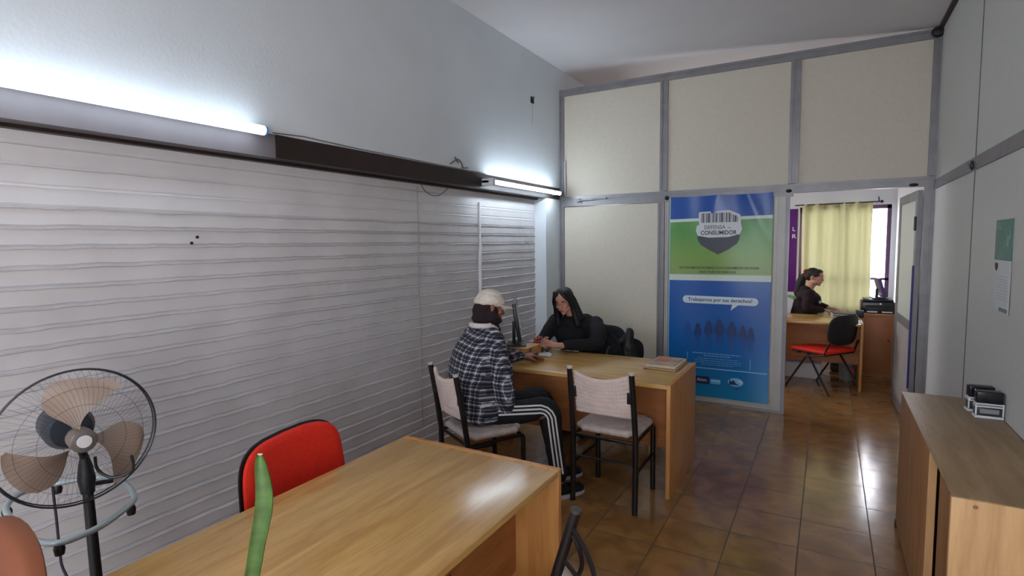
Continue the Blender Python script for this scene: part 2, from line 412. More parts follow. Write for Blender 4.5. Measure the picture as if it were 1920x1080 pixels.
# partition: cream panels in aluminium profiles
def profile(mb, a, b, horiz):
    """aluminium channel with two raised ribs on the room side"""
    x0, z0 = a; x1, z1 = b; y = YP
    mb.box((x0, y-.012, z0), (x1, y+.045, z1))
    if horiz:
        h = z1-z0
        mb.box((x0, y-.020, z0), (x1, y-.012, z0+h*.3)); mb.box((x0, y-.020, z1-h*.3), (x1, y-.012, z1))
    else:
        w = x1-x0
        mb.box((x0, y-.020, z0), (x0+w*.3, y-.012, z1)); mb.box((x1-w*.3, y-.020, z0), (x1, y-.012, z1))
pn = MB()
ZT = 3.30
for x0, x1 in ((-2.60, -1.51), (-1.43, -.365), (-.265, .69)): pn.box((x0-.02, YP+.0, 2.15), (x1+.02, YP+.035, ZT-.03))
pn.box((-2.62, YP, .09), (-1.54, YP+.035, 2.05)); pn.box((-1.43, YP, .09), (-.45, YP+.035, 2.05))
struct(pn.build('wall_partition', M_CREAM, smooth=False))
TN = [7]
def trim(mb, m=M_ALU):
    o = mb.build('trim_%d' % TN[0], m, smooth=False); TN[0] += 1; struct(o); return o
def prof(a, b, hz, m=M_ALU): mb = MB(); profile(mb, a, b, hz); trim(mb, m)
prof((-2.66, 0), (-2.605, ZT-.03), False)                 # corner post
prof((-1.53, 2.17), (-1.45, ZT-.03), False)               # upper post between first and second panel
prof((-.345, 2.17), (-.262, ZT-.03), False)
prof((.69, 2.17), (XR, ZT-.03), False)
prof((-2.66, ZT-.03), (XR, ZT+.045), True)                # head rail
prof((-2.605, 2.055), (-.30, 2.165), True)                # transom
prof((-.30, 2.085), (XR, 2.165), True)                    # door head
prof((-1.545, 0), (-1.475, 2.055), False)                 # lower post
prof((-1.468, .0), (-1.43, 2.055), False, M_ALUL)         # frame of the banner panel
prof((-.45, .10), (-.36, 2.055), False, M_ALUL)
prof((-.36, 0), (-.325, 2.055), False)
prof((-1.43, 0), (-.36, .03), True)
prof((-1.43, .03), (-.36, .10), True, M_ALUL)
prof((-2.605, 0), (-1.545, .10), True)
prof((.68, 0), (XR, 2.085), False)                        # hinge post of the doorway
for k, (x, z, rx, rz) in enumerate([(-1.452, 2.095, .022, .022), (-.335, 2.103, .026, .016), (.60, 2.100, .034, .013)]):
    o = MB().lathe([(.001, 0), (.6, 0), (1, .3), (.85, .7), (.4, 1), (.001, 1.05)], 14, T((x, YP-.018, z), (PI/2, 0, 0), (rx, rz, .022))).build('frame_connector', M_BLACKP)
    tag(o, ['black round connector at the top left corner of the banner panel', 'black flat connector above the left post of the doorway', 'black oval connector on the rail above the open door'][k], 'connector', 'black connectors of the metal frame')
o = MB().lathe([(.001, 0), (.6, 0), (1, .3), (.85, .7), (.001, 1)], 12, T((XR-.009, 4.267, 2.085), (0, -PI/2, 0), (.03, .016, .02))).build('frame_connector', M_BLACKP)
tag(o, 'black connector where the seam crosses the rail of the right wall', 'connector', 'black connectors of the metal frame')
o = MB().lathe([(.001, 0), (.8, 0), (1, .4), (.7, .9), (.001, 1)], 12, T((XR-.035, YP-.022, ZT+.01), (PI/2, 0, 0), (.045, .045, .05))).build('frame_connector', M_BLACKP)
tag(o, 'dark connector block in the top right corner below the ceiling', 'connector', 'black connectors of the metal frame')

# open door leaf in the far room
dr = bpy.data.objects.new('door_1', None); COL.objects.link(dr); dr.location = (.675, YP+.06, 0); dr.rotation_euler = (0, 0, math.radians(2.2)); dr['kind'] = 'structure'
DL = .98
d1 = MB()
for a, b in (((-.035, 0, .01), (0, .085, 2.06)), ((-.035, DL-.085, .01), (0, DL, 2.06)), ((-.035, .085, 1.98), (0, DL-.085, 2.06)), ((-.035, .085, .01), (0, DL-.085, .1)), ((-.035, .085, .84), (0, DL-.085, .92))): d1.box(a, b)
d1.build('frame', M_ALU, dr, smooth=False)
d2 = MB(); d2.box((-.024, .08, .09), (-.010, DL-.08, .85)); d2.build('lower_panel', M_ALUL, dr, smooth=False)
d2 = MB(); d2.box((-.024, .08, .91), (-.010, DL-.08, 1.99)); d2.build('upper_panel', mat('door_pane', (206, 212, 206), .4), dr, smooth=False)
MB().box((-.050, .002, .35), (-.036, .018, 1.42)).build('blue_edge_strip', mat('blue_strip', (30, 26, 120), .4), dr, smooth=False)
MB().tube([(-.045, -.002, 1.72), (-.045, -.002, 1.84)], .010).build('hinge', mat('hinge_dark', (60, 60, 64), .4, .6), dr)

# far room: window wall
M_FW = mat('far_room_white', (214, 216, 222), .7)
WX0, WX1, WZ0, WZ1 = -.36, .69, .70, 2.10
fb = MB(); fb.box((XB, Y1, 0), (1, Y1+.15, WZ0)); fb.box((XB, Y1, WZ1), (1, Y1+.15, 3.7)); fb.box((XB, Y1, WZ0), (WX0, Y1+.15, WZ1)); fb.box((WX1, Y1, WZ0), (1, Y1+.15, WZ1))
struct(fb.build('wall_far', M_FW, smooth=False))
wf = MB(); M_PUR = mat('violet_window_frame', (92, 62, 100), .45)
for a, b in (((WX0, WZ0), (WX0+.04, WZ1)), ((WX1-.045, WZ0), (WX1, WZ1)), ((WX0, WZ1-.05), (WX1, WZ1)), ((WX0, WZ0), (WX1, WZ0+.05)), ((WX0, 1.115), (WX1, 1.145)), ((.13, WZ0), (.17, WZ1))):
    wf.box((a[0], Y1+.02, a[1]), (b[0], Y1+.08, b[1]))
w2 = wf.build('window_2', M_PUR, smooth=False); struct(w2)
gl = bpy.data.materials.new('window_glass'); gl.use_nodes = True
gb = gl.node_tree.nodes['Principled BSDF']; gb.inputs['Transmission Weight'].default_value = 1; gb.inputs['Roughness'].default_value = 0; gb.inputs['IOR'].default_value = 1.1; gb.inputs['Base Color'].default_value = (.97, .98, 1, 1)
MB().box((WX0+.03, Y1+.048, WZ0+.03), (WX1-.03, Y1+.052, WZ1-.03)).build('pane', gl, w2, smooth=False)
# white painted brick wall of the neighbouring yard, in open daylight
nb = MB()
for k in range(22):
    z = .2+k*.12; nb.box((-1.6, 11.2-.012*(k % 2 == 0), z), (3.4, 11.3, z+.108))
nb.box((-1.6, 11.215, .2), (3.4, 11.3, 2.9))
o = nb.build('wall_outside', mat('sunlit_white_wall', (238, 232, 236), .8), smooth=False); struct(o)
struct(MB().box((-3, Y1+.3, -.1), (4, 11.4, 0)).build('ground_outside', mat('yard', (190, 188, 184), .8), smooth=False))

# ------------------------------------------------------------------ lamps on the left wall
def lamp(name, y0, y1, z, label, estr, box_end=False):
    t = thing(name, label, 'lamp', (XL, (y0+y1)/2, z))
    h = (y1-y0)/2; xo = .096 if box_end else .068
    MB().box((0, -h, -.010), (xo-.018, h, .016), bev=.003).build('lamp_housing', M_WHITEPL, t)
    mt = mat('lit_tube', (255, 255, 255), .4, emit=(.74, .88, 1.0), estr=estr) if name == 'tube_lamp' else mat('lit_tube_small', (255, 255, 255), .4, emit=(.74, .88, 1.0), estr=estr)
    e = .06 if box_end else .012
    MB().tube([(xo, -h+e, 0), (xo, h-.012, 0)], .024 if not box_end else .019, 14).build('lit_tube', mt, t)
    if box_end:
        MB().box((0, -h, -.030), (.116, -h+.055, .030), bev=.006).build('end_cap', M_WHITEPL, t)
        MB().box((.0, h-.02, -.018), (.11, h-.002, .018), bev=.004).build('end_cap', M_WHITEPL, t)
    else:
        bc = mat('blue_cap', (92, 150, 226), .3)
        for s in (-1, 1): MB().tube([(.068, s*(h-.012), 0), (.068, s*h, 0)], .0255, 14).build('end_cap', bc, t)
    return t
lamp('tube_lamp', .45, 1.91, 2.256, 'long lit tube lamp at upper left above the brick wall', 12)
lamp('tube_lamp.001', 4.09, 5.52, 2.189, 'shorter-looking lit tube lamp with boxy white end by the partition corner', 46, True)

# wires, pipes and the hole
c = MB().tube([(XB+.012, 4.25, 2.03), (XB+.012, 4.25, 1.62)], .011, 10); c.tube([(XB+.018, 4.25, 1.64), (XB+.016, 4.24, 1.58), (XB+.014, 4.23, .60)], .0165, 10)
tag(c.build('cable_conduit', M_WHITEPL), 'white vertical cable conduit on the brick wall behind the capped person', 'conduit')
pts = [(XB+.012, 3.37+.005*math.sin(i*.6)+.001*math.sin(i*2.7), 2.10-i*.095) for i in range(21)]
tag(MB().tube(pts, .0028, 6).build('wall_wire', mat('thin_wire', (150, 144, 140), .6)), 'thin pale wire running straight down the brick wall', 'wire')
pts = [(XL-.09, 3.37, 2.12), (XL-.10, 3.43, 2.07), (XL-.10, 3.52, 2.04), (XL-.10, 3.62, 2.05), (XL-.09, 3.72, 2.11)]
tag(MB().tube(smooth_path(pts), .003, 6).build('hanging_wire', mat('brown_wire', (96, 72, 66), .6)), 'brown wire sagging in a loop below the dark beam', 'wire')
pts = [(XL+.01, 3.62, 2.29), (XL+.03, 3.70, 2.335), (XL+.02, 3.78, 2.29), (XL+.04, 3.74, 2.27), (XL+.02, 3.86, 2.285)]
c = MB().tube(smooth_path(pts), .005, 6); c.tube([(XL+.015, 3.68, 2.35), (XL+.02, 3.72, 2.31)], .006, 6)
tag(c.build('wire_stub', mat('grey_tape', (96, 90, 88), .6)), 'tangle of taped wire ends sticking out above the dark beam', 'wire')
c = MB().tube([(XL+.006, 2.0, 2.268), (XL+.010, 2.2, 2.279), (XL+.008, 2.6, 2.270), (XL+.008, 3.4, 2.268), (XL+.006, 4.15, 2.266)], .0035, 6)
tag(c.build('lamp_wire', mat('dull_wire', (110, 104, 96), .6)), 'thin cable linking the two lamps along the top of the dark beam', 'wire')
hl = thing('wall_hole', 'small black square hole in the plaster high on the left wall', 'hole', (XL, 5.06, 3.10))
MB().box((-.001, -.035, -.032), (.003, .035, .032)).build('dark_recess', mat('hole_black', (10, 10, 10), .9), hl, smooth=False)
MB().tube([(.004, -.03, .03), (.012, .0, .0), (.006, .035, .04)], .004, 6).build('wire_end', mat('hole_wire', (60, 50, 46), .6), hl)
MB().tube([(.004, .0, -.03), (.006, -.004, -.16), (.004, -.01, -.26)], .0012, 5).build('hair_crack', mat('crack', (150, 146, 150), .8), hl)
c = MB().tube([(-2.585, YP-.03, 2.17), (-2.588, YP-.03, 2.56)], .011, 8); 
tag(c.build('cable_sleeve', M_ALUL), 'short pale upright cable sleeve on the partition corner post', 'conduit')
c = MB().tube([(-2.40, YP-.028, 2.118), (-2.10, YP-.028, 2.128)], .011, 8)
c.tube([(-2.44, YP-.028, 2.112), (-2.40, YP-.028, 2.118)], .020, 8)
tag(c.build('door_closer_rod', M_ALUL), 'shiny thin rod with dark end on the transom right of the corner post', 'rod')
for (y, z) in ((1.63, 1.70), (1.60, 1.67)):
    o = MB().lathe([(.001, 0), (.008, 0), (.008, .004), (.001, .006)], 10, T((XB+.010, y, z), (0, PI/2, 0))).build('wall_plug', M_BLACKP)
    tag(o, 'tiny black wall plug in the brick wall below the long lamp', 'wall plug', 'pair of black wall plugs in the brick')

# ------------------------------------------------------------------ desks
def desk(name, label, L, D, loc, rotz, group, top, slot=None, H=.742):
    """local frame: customer side faces -Y, length along X, origin at centre on the floor"""
    t = thing(name, label, 'desk', loc, rotz, group)
    t0 = .026; h = L/2; d = D/2
    MB().box((-h+t0, -d, H-t0-.001), (h-t0, d, H-.002), bev=.002).build('desktop', top, t)
    for s in (-1, 1):
        MB().box((s*h, -d-.001, 0), (s*(h-t0), d, H), bev=.002).build('end_panel', M_SIDE, t)
    MB().box((-h+t0, -d+.20, .26), (h-t0, -d+.218, H-t0-.001)).build('modesty_panel', M_PANEL, t, smooth=False)
    if slot:
        MB().box((slot-.03, -d+.197, .48), (slot+.03, -d+.2005, .50)).build('slot', mat('slot_dark', (70, 20, 12), .6), t, smooth=False)
    return t
desk('office_desk', 'large oak laminate desk filling the foreground, empty top with white glare', 1.34, .81, (-1.317, 1.29, 0), -PI/2+PI, 'oak laminate desks with end panels', M_TOPX, .15)
desk('office_desk.001', 'oak laminate desk where the capped person sits facing the woman in black', 1.56, .765, (-1.617, 3.818, 0), 0, 'oak laminate desks with end panels', M_TOPX)

# ------------------------------------------------------------------ padded chairs
def cyl(mb, a, b, r, n=12): return mb.tube([a, b], r, n)
def padded_chair(label, loc, rotz, group='beige padded chairs at the middle desk'):
    t = thing('padded_chair', label, 'chair', loc, rotz, group)
    for s in (-1, 1):
        x = s*.205
        lg = MB().tube([(x, -.205, 0), (x, -.195, .25), (x, -.195, .45), (x*.985, -.225, .66), (x*.97, -.262, .875)], .0175, 12)
        o = lg.build('rear_post', M_BLACKM, t)
        MB().tube([(x*.97, -.262, .874), (x*.97, -.2635, .885)], .0178, 12).build('cap', mat('pale_cap', (190, 184, 176), .5), o)
        MB().tube([(x*.95, .20, 0), (x*.95, .195, .43)], .0165, 12).build('front_leg', M_BLACKM, t)
        MB().tube([(x, -.19, .25), (x*.95, .19, .25)], .009, 8).build('side_stretcher', M_BLACKM, t)
    fr = MB().tube([(-.2, -.19, .435), (.2, -.19, .435), (.19, .195, .435), (-.19, .195, .435)], .012, 8, closed=True)
    fr.tube([(-.2, -.195, .30), (.2, -.195, .30)], .008, 8); fr.build('seat_frame', M_BLACKM, t)
    # rounded seat pad, front slightly wider
    b = Blob()
    for i in range(9):
        for j in range(9):
            u = -1+i/4; v = -1+j/4
            if abs(u) > .99 and abs(v) > .99: continue
            b.ell((u*.178, .008+v*.17, .478), (.036, .036, .026))
    b.build('seat', M_SEATPAD, t, .010, 5)
    # curved backrest pad
    b = Blob()
    for i in range(17):
        u = -1+i/8; x = u*.168
        yb = -.225+.035*(u*u)-.035
        for j in range(10):
            v = j/9; z = .600+v*(.215+.032*u*u)+(.012*(1-u*u))*(v < .3)
            b.ell((x, yb-.045*(z-.6)/.25+.028, z), (.017, .016, .017))
    b.build('backrest', M_PAD, t, .007, 4)
    for s in (-1, 1):
        MB().box((s*.205, -.243, .69), (s*.165, -.213, .76), bev=.002).build('bracket', M_BLACKM, t)
    return t
padded_chair('empty beige padded chair with black posts in front of the middle desk', (-1.172, 3.345, 0), math.radians(-1))
padded_chair('beige padded chair under the person in the plaid jacket', (-1.915, 2.90, 0), math.radians(-30))

# foreground bar-back chair
def bar_chair():
    t = thing('metal_chair', 'black metal bar-back chair at bottom centre beside the foreground desk', 'chair', (-.775, 1.165, 0), math.radians(117))
    for s in (-1, 1):
        x = s*.205
        o = MB().tube([(x, -.15, 0), (x, -.16, .43), (x, -.19, .60), (x, -.262, .845)], .0165, 12).build('rear_post', M_BLACKM, t)
        MB().tube([(x, -.262, .844), (x, -.264, .854)], .019, 12).build('cap', mat('dark_cap', (64, 58, 52), .35), o)
        MB().tube([(x, .19, 0), (x, .185, .43)], .0165, 12).build('front_leg', M_BLACKM, t)
    MB().box((-.2, -.17, .43), (.2, .2, .47), bev=.012).build('seat', M_BLKCLOTH, t)
    for k, (z, bow) in enumerate(((.80, .05), (.70, .075), (.60, .06))):
        y = -.19-(z-.60)*.29
        MB().tube([(-.205*u, y-bow*(1-u*u), z-.03*(1-u*u)) for u in [i/5-1 for i in range(11)]], (.007), 8).build('back_bar', M_BLACKM, t)
    MB().tube(smooth_path([(.205, -.235, .80), (.19, -.27, .74), (.20, -.275, .66), (.205, -.20, .58)]), .007, 8).build('back_brace', M_BLACKM, t)
    MB().tube(smooth_path([(-.205, -.235, .80), (-.19, -.27, .74), (-.20, -.275, .66), (-.205, -.20, .58)]), .007, 8).build('back_brace', M_BLACKM, t)
    return t
bar_chair()

# red office chair behind the foreground desk
def superell(w, h, p, n=48): 
    out = []
    for i in range(n):
        a = 2*PI*i/n; c, s = math.cos(a), math.sin(a)
        out.append((w*math.copysign(abs(c)**(2/p), c), h*math.copysign(abs(s)**(2/p), s)))
    return out
def shell_back(w, h, p, depth, curve, zc_, ybase, taper=0.0, lean=0.0):
    """curved rounded panel centred x=0, facing +Y"""
    prof = superell(w, h, p); mb = MB(); rings = []
    for k, (s, dy) in enumerate(((.55, depth), (.86, depth), (.96, depth*.8), (1, depth*.45), (1, 0), (.97, -.004), (.5, -.004))):
        rings.append([Vector((x*s*(1-taper*z/h), ybase+dy+curve*(x*s/w)**2-lean*z*s, zc_+z*s)) for x, z in prof])
    n = len(prof); vs = [v for r in rings for v in r]; fs = []
    for k in range(len(rings)-1):
        for j in range(n): fs.append((k*n+j, k*n+(j+1) % n, (k+1)*n+(j+1) % n, (k+1)*n+j))
    c0 = len(vs); vs.append(sum(rings[0], Vector())/n); c1 = len(vs); vs.append(sum(rings[-1], Vector())/n)
    for j in range(n): fs.append((c0, (j+1) % n, j)); fs.append((c1, (len(rings)-1)*n+j, (len(rings)-1)*n+(j+1) % n))
    return mb.add(vs, fs)
def red_chair():
    t = thing('office_chair', 'bright red upholstered office chair tucked behind the foreground desk by the wall', 'chair', (-1.79, 1.52, 0), math.radians(-80))
    shell_back(.288, .20, 4.2, .030, .05, .66, -.185, 0.04, .10).build('backrest', M_RED, t)
    shell_back(.297, .207, 4.2, .012, .05, .66, -.199, 0.04, .10).build('back_shell', M_BLACKP, t)
    MB().box((-.24, -.18, .42), (.24, .04, .475), bev=.02).build('seat', M_RED, t)
    MB().box((-.035, -.225, .38), (.035, -.205, .62), bev=.004).build('back_bar', M_BLACKP, t)
    MB().tube([(0, -.06, .10), (0, -.06, .42)], .026, 12).build('gas_column', M_BLACKM, t)
    for k in range(5):
        a = 2*PI*k/5+.3
        o = MB().tube([(0, -.06, .115), (.26*math.cos(a), -.06+.26*math.sin(a), .065)], [.022, .014], 8).build('star_leg', M_BLACKP, t)
        MB().lathe([(.001, -.012), (.026, -.012), (.026, .012), (.001, .012)], 14, T((.26*math.cos(a), -.06+.26*math.sin(a), .026), (PI/2, 0, a))).build('castor', M_BLACKP, o)
red_chair()

# ------------------------------------------------------------------ pedestal fan
def fan():
    base = Vector((-2.12, .86, 0))
    t = thing('pedestal_fan', 'pedestal fan with wire guard and pale tube loop at the left edge', 'fan', base)
    hub = Vector((-2.105, .812, 1.023))-base
    n = (RT*.80-FW*.60); n.z = -.04; n.normalize()
    up = Vector((0, 0, 1)); rt = n.cross(up).normalized()*-1; up = rt.cross(n)*-1
    if up.z < 0: up = -up
    R = Matrix((rt, up, n)).transposed().to_4x4(); Mx = Matrix.Translation(hub) @ R        # local z = forward
    M_WIRE = mat('guard_wire', (66, 68, 74), .4, .6)
    rG = .228; gc = Vector((0, 0, -.035))
    P = lambda x, y, z: Mx @ (Vector((x, y, z))+gc)
    g = MB()
    g.tube([P(rG*math.cos(a), rG*math.sin(a), 0) for a in [2*PI*i/64 for i in range(64)]], .0036, 6, closed=True)
    g.tube([P(rG*.985*math.cos(a), rG*.985*math.sin(a), -.012) for a in [2*PI*i/64 for i in range(64)]], .0025, 6, closed=True)
    gf = MB()
    for k in range(72):
        a = 2*PI*k/72
        gf.tube([P(r*math.cos(a+tw), r*math.sin(a+tw), z) for r, z, tw in ((.05, .048, 0), (.10, .050, .06), (.16, .045, .12), (.21, .022, .17), (rG, 0, .19))], .00035, 4, cap=False)
    for r, z in ((.055, .048), (.12, .049), (.175, .04)):
        gf.tube([P(r*math.cos(a), r*math.sin(a), z) for a in [2*PI*i/48 for i in range(48)]], .0006, 4, closed=True)
    gf.build('front_grille', M_WIRE, t)
    gb_ = MB()
    for k in range(48):
        a = 2*PI*k/48
        gb_.tube([P(r*math.cos(a), r*math.sin(a), z) for r, z in ((.06, -.10), (.14, -.095), (.20, -.06), (rG, -.012))], .0003, 4, cap=False)
    gb_.build('rear_grille', M_WIRE, t)
    g.build('guard_ring', M_WIRE, t)
    # blades
    M_BL = mat('beige_blade', (150, 130, 118), .42, nscale=6, namt=.12)
    for k, a0 in enumerate((math.radians(104), math.radians(-16), math.radians(224))):
        def f(u, v, a0=a0):
            r = .035+u*.166
            w = (.34+1.25*math.sin(min(1, u*1.15)*PI*.62))*.70
            sweep = .40*u*u
            a = a0-sweep+(v-.5)*w*(1 if u < .97 else .8)
            tw = (.5-v)*.055*(.7+.3*u)
            return Vector((r*math.cos(a), r*math.sin(a), tw-.018+.006*math.sin(u*PI*3)*(v-.5)))
        b = MB()
        nu, nv = 14, 10
        for dz in (0, -.003):
            b.grid(lambda u, v, dz=dz: Mx @ (f(u, v)+Vector((0, 0, dz))), nu, nv)
        # rim closing the two faces
        n1 = (nu+1)*(nv+1)
        edge = [i*(nv+1) for i in range(nu+1)]+[nu*(nv+1)+j for j in range(1, nv+1)]+[i*(nv+1)+nv for i in range(nu-1, -1, -1)]
        b.add([], [])
        for p, q in zip(edge[:-1], edge[1:]): b.f.append((p, q, q+n1, p+n1)); b.mi.append(0)
        b.build('fan_blade', M_BL, t)
    MB().lathe([(.001, -.04), (.036, -.04), (.038, -.01), (.032, .016), (.001, .018)], 24, Mx).build('hub', mat('hub_taupe', (120, 106, 98), .4), t)
    MB().lathe([(.001, .010), (.038, .012), (.038, .018), (.032, .022), (.001, .022)], 28, Mx).build('grille_badge', mat('badge_ring', (104, 96, 92), .35), t)
    MB().lathe([(.001, .021), (.021, .022), (.020, .026), (.001, .027)], 24, Mx).build('badge_face', mat('badge_white', (214, 208, 210), .35), t)
    MB().lathe([(.001, -.26), (.045, -.255), (.070, -.22), (.074, -.13), (.060, -.10), (.001, -.095)], 24, Mx @ Matrix.Translation((.0, .01, 0))).build('motor_housing', mat('motor_dark', (44, 50, 60), .4), t)
    # mast
    top = hub+Vector((-.06, .03, -.09)); bot = Vector((.0, 0, 0))
    dirn = (Vector((-2.165, .845, .518))-Vector((-2.222, .86, .876))).normalized()
    mtop = Vector((-2.222, .86, .90))-base
    mb_ = mtop+dirn*(mtop.z/-dirn.z)
    MB().tube([mtop, mb_+Vector((0, 0, .03))], [.0155, .020], 14).build('mast', M_BLACKP, t)
    MB().tube([mtop+dirn*.10, mtop+dirn*.05, mtop, mtop-dirn*.04], [.020, .027, .020, .010], 12).build('mast_collar', M_BLACKP, t)
    MB().tube([mtop-dirn*.02, hub+Vector((-.09, .02, -.02))], .012, 10).build('tilt_bracket', M_BLACKP, t)
    MB().lathe([(.001, 0), (.20, 0), (.20, .012), (.06, .035), (.025, .06), (.001, .06)], 32, Matrix.Translation(mb_)).build('base_plate', M_BLACKP, t)
    # tube loop carried by the mast
    L = [(-2.30, .955), (-2.245, .955), (-2.144, .953), (-2.041, .924), (-1.987, .887), (-1.917, .786), (-1.898, .715), (-1.907, .66), (-1.973, .633), (-2.072, .629), (-2.258, .657), (-2.334, .677), (-2.406, .725), (-2.43, .78), (-2.40, .84), (-2.36, .91)]
    lp = smooth_path([Vector((x, y, .80))-base for x, y in L], 5, True)
    lo = MB().tube(lp, .0095, 10, closed=True).build('tube_loop', mat('pale_tube', (176, 192, 196), .3, .4), t)
    for i in (4, 7, 11, 14): MB().lathe([(.001, -.028), (.012, -.028), (.015, -.01), (.012, .0), (.001, 0)], 12, Matrix.Translation(Vector((L[i][0], L[i][1], .793))-base)).build('rubber_foot', M_BLACKP, lo)
    MB().tube([Vector((-2.245, .955, .80))-base, Vector((-2.21, .862, .83))-base], .008, 8).build('loop_bracket', M_BLACKP, t)
    cab = [dep_(p, 1.98)-base for p in ((97, 890), (100, 925), (106, 975), (112, 1030), (125, 1080))]+[Vector((-2.25, .9, .25))-base, Vector((-2.40, .95, .02))-base]
    MB().tube(smooth_path(cab), .0045, 8).build('power_cord', mat('violet_cord', (48, 36, 56), .5), t)
    MB().tube(smooth_path([Vector((.03, .02, -.06))+hub, Vector((.02, .03, -.11))+hub, Vector((.05, .06, -.14))+hub, Vector((.09, .10, -.12))+hub, Vector((.09, .10, -.07))+hub]), .005, 8).build('tilt_cord', M_BLACKP, t)
def dep_(q, d):
    return CAM+(RT*(q[0]-960)-UP*(q[1]-540)+FW*FPX)*(d/FPX)
fan()

# brown chair back at the very left and the plant leaf
def brown_chair():
    t = thing('brown_chair', 'brown rounded chair back cut off by the bottom left corner', 'chair', (-1.62, .27, 0), PI)
    M_BR = mat('brown_leatherette', (122, 66, 36), .6, nscale=5, namt=.1)
    shell_back(.27, .30, 2.2, .05, .04, .72, -.20, 0, .08).build('backrest', M_BR, t)
    MB().box((-.24, -.18, .40), (.24, .22, .46), bev=.02).build('seat', M_BR, t)
    for x in (-.2, .2):
        for y in (-.16, .19): MB().tube([(x, y, 0), (x, y, .40)], .016, 10).build('leg', M_BLACKP, t)
brown_chair()
def plant():
    t = thing('potted_snake_plant', 'tall narrow green plant leaf rising in front of the foreground desk', 'plant', (-1.10, .69, .742))
    base = Vector((-1.10, .69, .742))
    MB().lathe([(.001, 0), (.035, 0), (.046, .06), (.050, .06), (.050, .075), (.043, .075), (.041, .062), (.001, .062)], 24).build('pot', mat('terracotta', (150, 84, 56), .8), t)
    pth = [Vector((-1.10, .69, .80)), dep_((452, 1180), 1.16), dep_((474, 1080), 1.16), dep_((484, 1020), 1.16), dep_((495, 960), 1.16), dep_((497, 920), 1.16), dep_((492, 880), 1.16), dep_((488, 852), 1.16)]
    wid = [.014, .020, .0155, .0165, .0185, .0180, .0140, .0065]
    pp = smooth_path(pth, 5); ws = np.interp(np.linspace(0, 1, len(pp)), np.linspace(0, 1, len(wid)), wid)
    mb = MB(); vs = []
    nn = 9
    for p, w in zip(pp, ws):
        for j in range(nn):
            s = -1+2*j/(nn-1); vs.append(p-base+RT*(s*w)-FW*(.006*(s*s))*1.0)
        for j in range(nn):
            s = 1-2*j/(nn-1); vs.append(p-base+RT*(s*w)+FW*(.0035-.004*(s*s)-.002*0)-FW*.006*(s*s)*.2)
    k = 2*nn; fs = []
    for i in range(len(pp)-1):
        for j in range(k): fs.append((i*k+j, i*k+(j+1) % k, (i+1)*k+(j+1) % k, (i+1)*k+j))
    fs += [tuple(range(k-1, -1, -1)), tuple(range((len(pp)-1)*k, len(pp)*k))]
    m = mat('leaf_green', (66, 96, 40), .45, nscale=14, namt=.4, stretch=(1, 1, 2.4))
    mb.add(vs, fs).build('leaf', m, t)
    MB().tube([pp[-1]-base-RT*.0052, pp[-1]-base+RT*.0052], [(.0022, .0022)]*2, 6).build('dry_tip', mat('dry_tip', (196, 176, 150), .7), t)
    # a shorter second leaf below the frame
    q = [Vector((0, 0, .10)), Vector((-.02, -.03, .16)), Vector((-.03, -.05, .22))]
plant()

# ------------------------------------------------------------------ counter on the right
def counter():
    X0, X1, Ya, Yb, H = .382, XR-.006, 2.27, 3.735, .79
    t = thing('wooden_counter', 'wooden cabinet counter along the right wall with olive-brown top', 'counter', ((X0+X1)/2, (Ya+Yb)/2, 0))
    o = Vector(t.location)
    def b(a, c, nm, m, bev=.0015): return MB().box(Vector(a)-o, Vector(c)-o, bev=bev).build(nm, m, t)
    b((X0, Ya+.001, H-.003), (X1, Yb, H), 'counter_top', M_CTOP, 0.0008)
    b((X0, Ya, .0), (X1, Ya+.022, H-.0035), 'front_panel', M_CFRONT)
    b((X0, 2.743, .025), (X0+.030, Yb, H-.0035), 'side_panel', [M_CSIDE][0])
    b((X0+.001, 2.7405, .025), (X0+.029, 2.7425, H-.004), 'edge_band', M_CFRONT, 0)
    b((X0+.035, Ya+.03, .03), (X0+.055, 2.715, H-.004), 'door', M_CSIDE)
    b((X0+.08, 2.60, .03), (X0+.09, 2.80, H-.01), 'gap_shade_board', mat('gap_shade_dark', (40, 26, 20), .8), 0)  # added dark board, its colour stands for shade inside the open gap
    b((X0+.06, Ya+.03, .03), (X1, Yb-.02, .06), 'bottom_board', M_CSIDE)
    b((X0+.03, Yb-.02, .03), (X1, Yb-.001, H-.0035), 'back_panel', M_CSIDE)
    b((X0-.006, Yb-.03, 0), (X0+.02, Yb-.004, .045), 'foot', M_BLACKP, .004)
    c = Vector((.446, Ya, .765))-o
    MB().lathe([(.001, 0), (.007, 0), (.006, .003), (.001, .003)], 12, T(c, (PI/2, 0, 0))).build('screw_cap', mat('screw_brass', (150, 110, 66), .4), t)
counter()
def stamp(label, loc, rotz, s):
    t = thing('rubber_stamp', label, 'stamp', loc, rotz, 'self-inking stamps on the counter')
    w, d = .034*s, .017*s
    MB().box((-w*1.08, -d*1.1, 0), (w*1.08, d*1.1, .008*s), bev=.002).build('base', M_WHITEPL, t)
    MB().box((-w, -d, .008*s), (w, d, .037*s), bev=.002).build('window_block', mat('stamp_grey', (52, 52, 58), .3), t)
    for z in (.036, .044): MB().box((-w*1.06, -d*1.12, z*s), (w*1.06, d*1.05, (z+.004)*s), bev=.001).build('white_band', M_WHITEPL, t)
    for sx in (-1, 1): MB().box((sx*w*1.06, -d*1.05, .010*s), (sx*w*.93, -d*.9, .046*s), bev=.001).build('white_post', M_WHITEPL, t)
    MB().box((-w*1.0, -d*1.0, .048*s), (w*1.0, d*1.0, .086*s), bev=.004*s).build('handle', mat('stamp_black', (24, 24, 30), .22), t)
    b = MB().box((-w*.7, -d*1.03, .016*s), (w*.7, -d*1.0, .030*s)); b.build('imprint_card', mat('card_grey', (140, 138, 142), .5), t, smooth=False)
